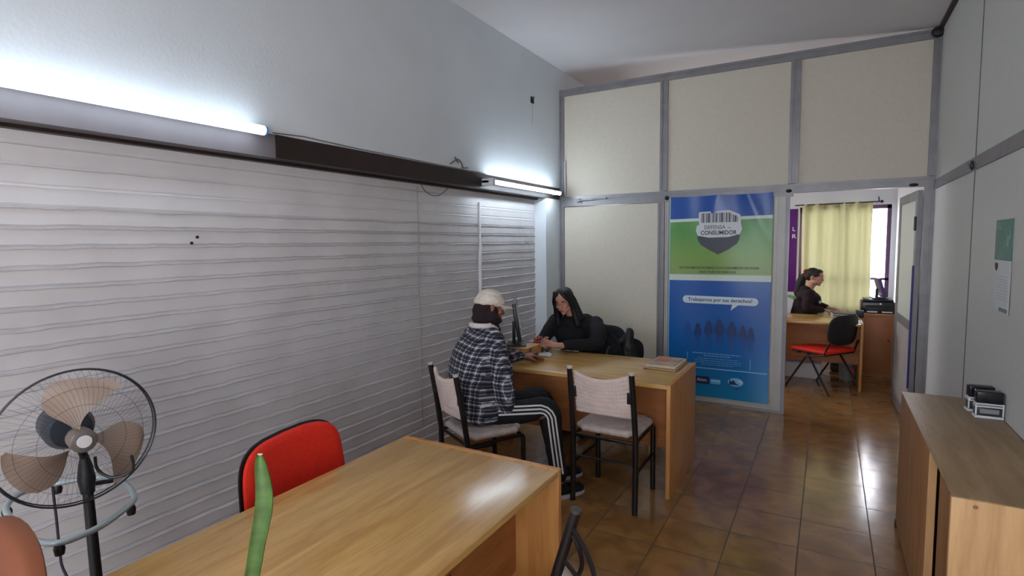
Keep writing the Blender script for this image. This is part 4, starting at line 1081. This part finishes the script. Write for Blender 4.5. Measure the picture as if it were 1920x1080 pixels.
def woman():
    root = thing('person', 'dark-haired person in black leaning on the desk with hands clasped, facing the camera', 'person', (-1.80, 4.62, 0))
    H = Head((-1.985, 4.345, 1.135), (.06, -.95, -.28), (-.14, -.05, 1), 1.0)
    shR, shL = Vector((-2.085, 4.38, .955)), Vector((-1.77, 4.53, .925))
    elR, elL = Vector((-2.13, 4.20, .80)), Vector((-1.70, 4.32, .795))
    haR, haL = Vector((-2.045, 4.035, .820)), Vector((-1.945, 4.070, .802))
    B = Blob(); H.skull(B)
    B.chain([((-1.92, 4.47, .985), .056), (H.p(0, -.015, -.06), .050)])
    B.chain([((-1.76, 4.70, .52), (.16, .12, .10)), ((-1.82, 4.62, .75), (.13, .10, .1)), ((-1.90, 4.50, .93), (.15, .09, .07))])
    B.chain([(shR, .045), (elR, .036), (haR, .024)]); B.chain([(shL, .045), (elL, .036), (haL, .024)])
    hand(B, haR, (.35, -.75, .22), (.9, .25, -.35), 1, .75, .95); hand(B, haL, (-.75, -.45, .25), (-.1, .5, -.85), -1, .75, .95)
    for s_ in (-1, 1):
        B.chain([(Vector((-1.76+.09*s_, 4.68, .54)), .085), (Vector((-1.86+.10*s_, 4.30, .54)), .055), (Vector((-1.84+.10*s_, 4.34, .10)), .04), (Vector((-1.86+.10*s_, 4.24, .05)), .035)], smooth=False)
    wb(B, root, 'body', M_SKIN, voxel=.0058, it=3)
    loc0 = root.location.copy(); H.c -= loc0; root.location = (0, 0, 0)
    H.features(root, mat('lips_rose', (168, 86, 84), .45), M_HAIR)
    # glasses
    g = MB()
    for sx in (-1, 1):
        g.tube([H.p(sx*.031+.021*math.cos(a), .092-.004*abs(math.cos(a)), .010+.017*math.sin(a)) for a in [2*PI*i/20 for i in range(20)]], .0011, 6, closed=True)
        g.tube([H.p(sx*.052, .088, .014), H.p(sx*.074, .04, .012), H.p(sx*.078, -.01, .006)], .0011, 6)
    g.tube([H.p(-.010, .095, .014), H.p(0, .098, .017), H.p(.010, .095, .014)], .0011, 6)
    g.build('glasses', mat('glasses_frame', (110, 70, 64), .3, .4), root)
    root.location = loc0; H.c += loc0
    # long centre-parted hair
    B = Blob()
    H.ell(B, 0, -.030, .048, (.086, .088, .082)); H.ell(B, 0, -.045, -.02, (.082, .070, .085))
    for sx in (-1, 1):
        B.chain([(H.p(sx*.022, .062, .106), .017), (H.p(sx*.050, .066, .070), .017), (H.p(sx*.072, .045, .020), .019), (H.p(sx*.077, .028, -.05), .022), (H.p(sx*.082, .030, -.12), .026), (H.p(sx*.092, .045, -.20), .030)])
        B.chain([(H.p(sx*.05, .01, .09), .03), (H.p(sx*.078, -.01, .02), .03), (H.p(sx*.088, -.015, -.07), .036), (H.p(sx*.10, -.01, -.16), .042)])
    B.chain([(H.p(0, -.06, 0), .07), (H.p(.0, -.085, -.12), .072), (H.p(.02, -.09, -.22), (.075, .06, .06))])
    wb(B, root, 'hair', M_HAIR, voxel=.006, it=3, disp=(.006, .02))
    # black jacket
    B = Blob(); Rj = np.array([[.93, .36, 0], [.36, -.93, 0], [0, 0, 1.]])
    B.chain([((-1.745, 4.68, .56), (.21, .16, .10)), ((-1.79, 4.63, .74), (.205, .15, .10)), ((-1.86, 4.55, .88), (.195, .13, .08)), ((-1.91, 4.48, .955), (.14, .10, .05))], Rj)
    B.ell((-1.93, 4.46, .985), (.10, .09, .05)); B.ell(shR, .068); B.ell(shL, .075)
    B.ell((-1.86, 4.52, .985), (.07, .06, .04))
    B.chain([(shR, .070), (elR, .056), (elR.lerp(haR, .75), .042)]); B.chain([(shL, .078), (shL.lerp(elL, .5)+Vector((.03, 0, 0)), .076), (elL, .062), (elL.lerp(haL, .72), .043)])
    B.ell((-1.94, 4.38, .84), (.14, .11, .11), Rj); B.ell((-1.96, 4.40, .93), (.10, .08, .08), Rj)
    wb(B, root, 'jacket', M_BLKCLOTH, voxel=.009, it=4, disp=(.022, .09))
    B = Blob()
    for s_ in (-1, 1): B.chain([(Vector((-1.76+.09*s_, 4.68, .54)), .10), (Vector((-1.86+.10*s_, 4.30, .54)), .07), (Vector((-1.84+.10*s_, 4.34, .12)), .055)])
    wb(B, root, 'trousers', M_BLKCLOTH, voxel=.010, it=3)
    for s_ in (-1, 1):
        B = Blob(); B.chain([((-1.84+.10*s_, 4.37, .05), (.042, .042, .048)), ((-1.86+.10*s_, 4.20, .036), (.044, .044, .034))]); wb(B, root, 'shoe', mat('black_shoe', (14, 14, 16), .6), voxel=.008, it=2)
    B = Blob(); B.ell((-1.745, 4.68, .47), .001)
woman()

def far_woman():
    root = thing('person', 'person in dark clothes with red hair tie seated in profile in the far room', 'person', (-.22, 7.98, 0))
    H = Head((-.145, 7.985, 1.168), (.95, -.30, -.12), (.05, 0, 1), 1.03)
    shR, shL = Vector((-.20, 7.80, .96)), Vector((-.24, 8.14, .96))
    elR, haR = Vector((-.20, 7.76, .80)), Vector((-.02, 7.84, .775)); elL, haL = Vector((-.16, 8.14, .82)), Vector((.02, 8.02, .785))
    B = Blob(); H.skull(B)
    B.chain([((-.22, 7.98, 1.0), .055), (H.p(0, -.012, -.06), .050)])
    B.chain([((-.27, 7.98, .54), (.12, .15, .10)), ((-.25, 7.98, .78), (.10, .13, .1)), ((-.23, 7.98, .96), (.09, .15, .07))])
    B.chain([(shR, .045), (elR, .036), (haR, .024)]); B.chain([(shL, .045), (elL, .036), (haL, .024)])
    hand(B, haR, (.95, .15, -.05), (0, 0, -1), -1, .3, .95); hand(B, haL, (.95, -.15, -.05), (0, 0, -1), 1, .3, .95)
    for y in (7.9, 8.07): B.chain([((-.25, y, .54), .08), ((.14, y-.03, .54), .055), ((.12, y-.03, .10), .04)], smooth=False)
    wb(B, root, 'body', M_SKIN, voxel=.007, it=3)
    loc0 = root.location.copy(); H.c -= loc0; root.location = (0, 0, 0)
    H.features(root, mat('lips_rose', (168, 86, 84), .45), M_HAIR2); root.location = loc0; H.c += loc0
    B = Blob()
    H.ell(B, 0, -.028, .050, (.082, .086, .076)); H.ell(B, 0, -.062, .012, (.066, .050, .06))
    H.ell(B, 0, .034, .082, (.060, .050, .032))
    for sx in (-1, 1): H.ell(B, sx*.064, .028, .050, (.016, .044, .036))
    B.chain([(H.p(0, -.10, .035), .036), (H.p(0, -.135, -.02), .046), (H.p(0, -.155, -.11), .060), (H.p(0, -.16, -.22), .055)])
    hr = wb(B, root, 'hair', M_HAIR2, voxel=.006, it=3, disp=(.006, .02))
    B = Blob()
    for i in range(14):
        a = 2*PI*i/14; H.ell(B, .034*math.cos(a), -.112-.008*math.sin(a*3), .048+.034*math.sin(a), (.016, .014, .016))
    wb(B, root, 'hair_tie', mat('red_scrunchie', (176, 44, 40), .85), hr, voxel=.005, it=2)
    B = Blob()
    B.chain([((-.27, 7.98, .56), (.16, .19, .10)), ((-.25, 7.98, .74), (.16, .185, .10)), ((-.235, 7.98, .90), (.135, .18, .08)), ((-.23, 7.98, .985), (.10, .13, .05))])
    B.ell((-.24, 7.98, 1.03), (.075, .085, .045)); B.ell(shR, .07); B.ell(shL, .07)
    B.chain([(shR, .072), (elR, .060), (elR.lerp(haR, .8), .044)]); B.chain([(shL, .072), (elL, .060), (elL.lerp(haL, .8), .044)])
    B.ell((-.14, 7.96, .87), (.085, .13, .12))
    wb(B, root, 'jacket', M_BLKCLOTH2, voxel=.009, it=4, disp=(.018, .08))
    B = Blob()
    for y in (7.9, 8.07): B.chain([((-.25, y, .54), .095), ((.14, y-.03, .54), .068), ((.12, y-.03, .12), .055)])
    wb(B, root, 'trousers', M_BLKCLOTH2, voxel=.010, it=3)
    for y in (7.87, 8.04):
        B = Blob(); B.chain([((.10, y, .05), (.045, .042, .048)), ((.26, y, .036), (.045, .042, .034))]); wb(B, root, 'shoe', mat('black_shoe', (14, 14, 16), .6), voxel=.008, it=2)
    B = Blob(); B.ell((-.075, 7.86, .87), (.014, .018, .020)); wb(B, root, 'badge', M_WHITEPL, voxel=.004, it=1)
far_woman()

# woman's office chair with the black coat hung over it
def desk_chair():
    t = thing('office_chair', 'black office chair with loop armrest behind the middle desk', 'chair', (-1.86, 4.73, 0), math.radians(164))
    MB().box((-.24, -.22, .40), (.24, .22, .46), bev=.02).build('seat', M_BLKCLOTH, t)
    shell_back(.22, .20, 3, .03, .04, .66, -.25, 0, .05).build('backrest', M_BLKCLOTH, t)
    for s in (-1, 1):
        MB().tube(smooth_path([(s*.24, -.16, .43), (s*.25, -.16, .64), (s*.25, -.10, .735), (s*.25, .05, .745), (s*.25, .14, .70), (s*.25, .15, .55), (s*.24, .13, .43)]), .012, 8).build('armrest', M_BLACKP, t)
    MB().tube([(0, 0, .10), (0, 0, .41)], .026, 12).build('gas_column', M_BLACKM, t)
    for k in range(5):
        a = 2*PI*k/5+.2
        o = MB().tube([(0, 0, .115), (.27*math.cos(a), .27*math.sin(a), .065)], [.022, .014], 8).build('star_leg', M_BLACKP, t)
        MB().lathe([(.001, -.012), (.026, -.012), (.026, .012), (.001, .012)], 14, T((.27*math.cos(a), .27*math.sin(a), .026), (PI/2, 0, a))).build('castor', M_BLACKP, o)
desk_chair()
def spare_chair():
    t = thing('office_chair', 'spare black chair right of the person in black, under a draped coat', 'chair', (-1.56, 5.04, 0), math.radians(-5))
    MB().box((-.22, -.20, .41), (.22, .20, .46), bev=.02).build('seat', M_BLKCLOTH, t)
    shell_back(.15, .12, 3, .03, .03, .66, -.22, 0, .05).build('backrest', M_BLKCLOTH, t)
    for x in (-.19, .19):
        for y in (-.19, .19): MB().tube([(x, y, 0), (x, y, .41)], .014, 8).build('leg', M_BLACKM, t)
    c = Vector((-1.40, 4.80, 0))
    B = Blob()
    B.chain([((-1.555, 4.82, .845), .028), ((-1.55, 4.82, .83), (.035, .045, .03)), ((-1.56, 4.82, .75), (.055, .06, .05)), ((-1.57, 4.82, .66), (.09, .075, .06)), ((-1.57, 4.82, .56), (.12, .08, .07))])
    B.chain([((-1.58, 4.82, .80), .028), ((-1.64, 4.82, .72), .03), ((-1.70, 4.82, .65), .025)])
    o = B.build('draped_coat', mat('black_coat', (20, 22, 24), .55, nscale=10, namt=.3, bump=.4, bscale=30), None, voxel=.008, it=3, disp=(.025, .06))
    tag(o, 'shiny black coat heaped over the spare chair behind the desk', 'coat')
spare_chair()

# ------------------------------------------------------------------ things on the middle desk
DZ = .7425
def monitor(name, label, loc, rotz, w, h, z0, tilt=0, m=None, screen=None, desk_stuff=True):
    t = thing(name, label, 'monitor', loc, rotz)
    MB().box((-.11, -.08, 0), (.11, .08, .012), bev=.004).build('base', M_BLACKP, t)
    MB().box((-.025, .01, .01), (.025, .035, z0+h*.45), bev=.005).build('stand', M_BLACKP, t)
    Mt = T((0, 0, z0+h/2), (tilt, 0, 0))
    MB().box((-w/2, -.022, -h/2), (w/2, .008, h/2), Mt, bev=.006).build('screen_housing', m or mat('monitor_black', (26, 32, 40), .35), t)
    MB().box((-w/2+.012, -.0235, -h/2+.014), (w/2-.012, -.0222, h/2-.012), Mt).build('screen', screen or mat('screen_glass', (20, 26, 36), .12), t, smooth=False)
    return t
MB_ = thing('wooden_riser', 'small wooden riser box under the monitor on the middle desk', 'riser', (-2.19, 3.85, DZ))
for a, b, nm in (((-.17, -.12, .066), (.17, .12, .084), 'top_board'), ((-.17, -.12, 0), (-.152, .12, .066), 'side_board'), ((.152, -.12, 0), (.17, .12, .066), 'side_board')):
    MB().box(a, b, bev=.001).build(nm, M_SIDE, MB_)
monitor('desk_monitor', 'dark computer monitor seen edge-on beside the white cap', (-2.19, 3.86, DZ+.0845), math.radians(118), .44, .30, .055, math.radians(-9))
def tabletop():
    # red and green ornament
    t = thing('flower_pot', 'small green pot with red and orange flowers on the middle desk', 'plant', (-2.07, 4.03, DZ))
    MB().lathe([(.001, 0), (.026, 0), (.036, .050), (.038, .055), (.001, .052)], 16).build('pot', mat('green_pot', (30, 104, 44), .4), t)
    b = Blob()
    for i in range(16): b.ell((random.uniform(-.035, .035), random.uniform(-.03, .03), .062+random.uniform(-.01, .03)), random.uniform(.008, .013))
    b.build('foliage', mat('leaf_dark', (40, 92, 48), .6), t, voxel=.004, it=1)
    b = Blob()
    for i in range(12): b.ell((random.uniform(-.045, .035), random.uniform(-.03, .03), .098+random.uniform(-.015, .03)), random.uniform(.009, .014))
    b.build('flowers', mat('flower_red', (176, 74, 54), .7, nscale=40, namt=.5), t, voxel=.004, it=1)
    t = thing('papers', 'small crumpled stack of white papers by the clasped hands', 'papers', (-1.985, 3.93, DZ), .3)
    MB().box((-.07, -.05, 0), (.07, .05, .008), bev=.001).build('lower_sheets', M_PAPER, t)
    MB().box((-.05, -.045, .009), (.06, .04, .016), Matrix.Rotation(.3, 4, 'Z'), bev=.001).build('upper_sheets', M_PAPER, t)
    o = MB().tube(smooth_path([(-.06, 0, .03), (-.03, .02, .05), (.02, -.01, .038), (.06, .01, .045)]), [(.028, .010)]*19, 10).build('tissue', mat('white_tissue', (214, 214, 222), .9))
    o.location = (-2.14, 4.13, DZ+.01); tag(o, 'white tissue heap on the desk left of the person in black', 'tissue')
    t = thing('computer_mouse', 'dark blue computer mouse behind the flowers', 'mouse', (-2.145, 4.16, DZ+.066))
    B = Blob(); B.chain([((0, -.03, .016), (.026, .028, .014)), ((0, .03, .014), (.026, .028, .012))]); B.build('shell', mat('mouse_blue', (18, 20, 44), .3), t, voxel=.005, it=2)
    MB().box((-.001, -.05, .028), (.001, -.01, .031)).build('wheel', M_BLACKP, t)
    t = thing('book_stack', 'low dark book under the computer mouse on the middle desk', 'book', (-2.145, 4.16, DZ))
    MB().box((-.10, -.07, 0), (.10, .07, .064), bev=.002).build('cover', mat('book_grey', (120, 122, 128), .6), t)
    t = thing('pen_holder', 'brown wooden pen holder by the hand of the person in plaid', 'pen holder', (-2.0, 3.745, DZ))
    MB().box((-.05, -.035, 0), (.05, .035, .055), bev=.003).build('box', mat('brown_holder', (92, 58, 44), .6, nscale=20, namt=.3), t)
    for i in range(3): MB().tube([(-.03+i*.028, 0, .05), (-.035+i*.033, .01, .088)], .004, 6).build('pen', [M_WHITEPL, M_BLACKP, mat('pen_tan', (180, 150, 120), .5)][i], t)
    o = MB().lathe([(.001, 0), (.014, 0), (.014, .012), (.001, .013)], 14).build('bottle_cap', M_WHITEPL); o.location = (-2.02, 4.02, DZ+.0); tag(o, 'tiny white cap between the flowers and the papers', 'cap')
    t = thing('newspaper_stack', 'magazines and papers stacked on the right back corner of the middle desk', 'magazines', (-1.005, 4.035, DZ), math.radians(-1))
    MB().box((-.125, -.20, 0), (.11, .15, .008), bev=.001).build('lower_folder', mat('folder_tan', (176, 140, 106), .6), t)
    MB().box((-.115, -.17, .009), (.10, .16, .024), bev=.003).build('white_pages', mat('page_cream', (206, 190, 168), .7), t)
    MB().box((-.105, -.15, .025), (.085, .15, .028), bev=.001).build('cover', mat('cover_print', (176, 150, 132), .45, nscale=9, namt=.35), t)
    MB().box((-.09, -.04, .0285), (.01, .12, .0292)).build('cover_picture', mat('cover_coral', (196, 120, 92), .45, nscale=12, namt=.4), t, smooth=False)
tabletop()

# ------------------------------------------------------------------ far room
def far_room():
    # curtain: pleated cloth with thickness
    t = thing('curtain', 'pale green-cream curtain hanging across the far window', 'curtain', (0, 0, 0))
    x0, x1, z0, z1 = -.325, .485, .42, 2.13; Y = Y1-.05
    def f(u, v):
        x = x0+(x1-x0)*u; z = z0+(z1-z0)*v
        y = Y-.028*math.sin(u*34+.6*math.sin(u*9))*(.65+.35*v)-.02*math.sin(u*11)
        return Vector((x+.006*math.sin(v*5+u*20), y, z+(.012*math.sin(u*34+1)*v if v > .9 else 0)))
    cm_ = bpy.data.materials.new('curtain_cloth'); cm_.use_nodes = True; N = cm_.node_tree.nodes; L = cm_.node_tree.links; b = N['Principled BSDF']
    b.inputs['Base Color'].default_value = lin((184, 182, 142)); b.inputs['Roughness'].default_value = .9
    tr = N.new('ShaderNodeBsdfTranslucent'); tr.inputs[0].default_value = lin((204, 200, 150)); mx = N.new('ShaderNodeMixShader'); mx.inputs[0].default_value = .12
    L.new(b.outputs[0], mx.inputs[1]); L.new(tr.outputs[0], mx.inputs[2]); L.new(mx.outputs[0], N['Material Output'].inputs[0])
    MB().grid(f, 150, 24).build('cloth', cm_, t, smooth=180)
    MB().tube([(-.42, Y-.02, 2.125), (.56, Y-.02, 2.135)], .008, 8).build('rod', mat('dark_rod', (60, 44, 56), .5), t)
    MB().tube([(.545, Y-.02, 2.13), (.54, Y-.02, 2.19), (.54, Y+.045, 2.20)], .007, 8).build('rod_bracket', M_BLACKP, t)
    MB().lathe([(.001, -.02), (.018, -.01), (.018, .01), (.001, .02)], 12, T((.575, Y-.02, 2.135), (0, PI/2, 0))).build('finial', M_BLACKP, t)
    # purple banner
    t = thing('purple_banner', 'purple banner with white letters left of the far curtain', 'banner', (-.80, Y1-.006, 1.48))
    MB().box((-.42, -.004, -.55), (.415, .004, .60), bev=.001).build('cloth', mat('purple_print', (96, 20, 122), .5, nscale=3, namt=.1), t)
    text('lettering', 'L', .035, .055, .372, .325, -.006, mat('letter_white', (236, 226, 240), .5), t, .02)
    text('lettering', 'R', .052, .058, .378, .225, -.006, mat('letter_white', (236, 226, 240), .5), t, .02)
    # desk
    o = desk('office_desk.002', 'oak laminate desk in the far room behind the doorway', 1.36, .72, (-.33, 7.275, 0), 0, 'oak laminate desks with end panels', M_TOPX)
    # stacking chair
    a = math.atan2(.8, .6)     # local +Y faces (-.8, .6)
    t = thing('stacking_chair', 'black-backed chair with red seat in front of the far room desk', 'chair', (-.015, 6.93, 0), math.radians(53))
    MB().box((-.235, -.20, .425), (.235, .235, .465), bev=.018).build('seat', M_RED, t)
    MB().box((-.225, -.19, .410), (.225, .225, .426), bev=.004).build('seat_shell', M_BLACKP, t)
    shell_back(.225, .165, 3.2, .03, .04, .69, -.26, 0, .10).build('backrest', mat('black_seatback', (18, 14, 16), .6), t)
    for s in (-1, 1):
        MB().tube([(s*.25, -.27, 0), (s*.235, .0, .40), (s*.235, .02, .415)], .011, 8).build('leg', M_BLACKM, t)
        MB().tube([(s*.25, .27, 0), (s*.235, .03, .38), (s*.235, -.18, .42), (s*.225, -.235, .56)], .011, 8).build('leg', M_BLACKM, t)
    for y in (-.12, .14): MB().tube([(-.235, y, .405), (.235, y, .405)], .009, 8).build('cross_bar', M_BLACKM, t)
    # worker's chair
    t = thing('office_chair', 'black and red office chair behind the person in the far room', 'chair', (-.36, 7.98, 0), math.radians(-88))
    MB().box((-.23, -.2, .41), (.23, .22, .46), bev=.02).build('seat', M_RED, t)
    shell_back(.23, .20, 3, .03, .04, .73, -.235, 0, .05).build('backrest', M_RED, t)
    shell_back(.235, .206, 3, .012, .04, .73, -.25, 0, .05).build('back_shell', M_BLACKP, t)
    MB().tube([(0, 0, .02), (0, 0, .41)], .026, 12).build('gas_column', M_BLACKM, t)
    MB().lathe([(.001, 0), (.24, 0), (.22, .02), (.03, .06), (.001, .06)], 20).build('base', M_BLACKP, t)
    B = Blob(); B.chain([((-.50, 7.80, .955), (.05, .05, .018)), ((-.42, 7.80, .945), (.05, .06, .016)), ((-.36, 7.79, .92), (.03, .05, .02))])
    o = B.build('green_cloth', mat('mint_cloth', (130, 190, 130), .9), None, voxel=.006, it=2); tag(o, 'mint green cloth over the chair back in the far room', 'cloth')
    # papers on the desk
    t = thing('paper_sheet', 'white sheets hanging over the right end of the far desk', 'paper', (.24, 7.10, DZ))
    MB().box((-.16, -.13, 0), (.105, .13, .004)).build('sheet', M_PAPER, t, smooth=False)
    MB().box((.100, -.11, -.07), (.108, .12, .003)).build('hanging_edge', M_PAPER, t, smooth=False)
    MB().lathe([(.001, 0), (.016, 0), (.028, .018), (.018, .028), (.001, .022)], 12, T((-.03, .03, .0045))).build('red_ribbon', mat('ribbon_red', (150, 60, 84), .6), t)
    t = thing('document_tray', 'pile of documents left of the printer', 'papers', (.20, 7.52, DZ), .1)
    for k in range(4): MB().box((-.15+.01*(k % 2), -.08, .012*k), (.12-.008*k, .08, .012*k+.010)).build('document', [M_PAPER, mat('folder_dark', (60, 54, 64), .5)][k % 2], t, smooth=False)
    o = MB().box((-.04, -.03, 0), (.04, .03, .085), bev=.004).build('pencil_cup', mat('cup_black', (30, 24, 36), .4)); o.location = (.335, 7.50, DZ); tag(o, 'small square black box beside the printer', 'box')
    # cabinet, printer, laptop
    t = thing('side_cabinet', 'brown wooden cabinet under the printer in the far room', 'cabinet', (.57, 8.02, 0))
    MB().box((-.185, -.21, 0), (.165, .22, .74), bev=.002).build('body', M_CSIDE, t)
    MB().box((-.175, -.225, .04), (.105, -.2105, .72), bev=.002).build('door', mat('cabinet_door', (150, 92, 50), .5, nscale=6, namt=.1), t)
    MB().box((-.19, -.228, .741), (.168, .225, .765), bev=.002).build('top_board', M_CSIDE, t)
    MB().lathe([(.001, 0), (.010, 0), (.012, .012), (.001, .016)], 12, T((.075, -.226, .45), (PI/2, 0, 0))).build('knob', M_BLACKP, t)
    t = thing('printer', 'wide black printer on the far room cabinet', 'printer', (.535, 7.99, .7665))
    MB().box((-.175, -.17, .0), (.165, .17, .135), bev=.012).build('body', mat('printer_black', (20, 19, 26), .3), t)
    MB().box((-.155, -.15, .136), (.15, .15, .165), bev=.010).build('scanner_lid', mat('printer_black', (20, 19, 26), .3), t)
    MB().box((-.13, -.174, .070), (.13, -.171, .095)).build('paper_slot', mat('slot_black', (8, 8, 10), .6), t, smooth=False)
    for x0_ in (-.115, .035): MB().box((x0_, -.195, .012), (x0_+.105, -.172, .024)).build('output_paper', M_PAPER, t, smooth=False)
    MB().lathe([(.001, 0), (.012, 0), (.012, .002), (.001, .002)], 12, T((.02, -.172, .115), (PI/2, 0, 0))).build('maker_badge', M_WHITEPL, t)
    monitor('far_monitor', 'monitor seen edge-on in front of the far window', (.545, 7.98, .933), math.radians(97), .30, .24, .012, math.radians(-16), mat('violet_monitor', (74, 50, 110), .4))
    o = MB().box((-.10, -.10, 0), (.06, .10, .03), bev=.004).build('white_box', M_WHITEPL); o.location = (.66, 8.18, .7665); tag(o, 'white box between the printer and the far wall', 'box')
    t = thing('storage_box', 'low white box on the floor under the far desk', 'box', (-.30, 7.46, 0))
    MB().box((-.24, -.10, 0), (.26, .10, .18), bev=.004).build('box', mat('box_white', (206, 204, 210), .6), t); MB().box((-.245, -.105, .18), (.265, .105, .2), bev=.003).build('lid', mat('lid_grey', (150, 146, 160), .5), t)
    t = thing('waste_bin', 'small grey bin with red label under the far desk', 'bin', (.24, 7.52, 0))
    MB().lathe([(.001, 0), (.085, 0), (.10, .22), (.092, .22), (.08, .01), (.001, .01)], 20).build('body', mat('bin_grey', (120, 112, 112), .5), t)
    MB().box((.02, -.103, .09), (.06, -.094, .15)).build('red_label', mat('label_red', (190, 60, 40), .5), t, smooth=False)
far_room()
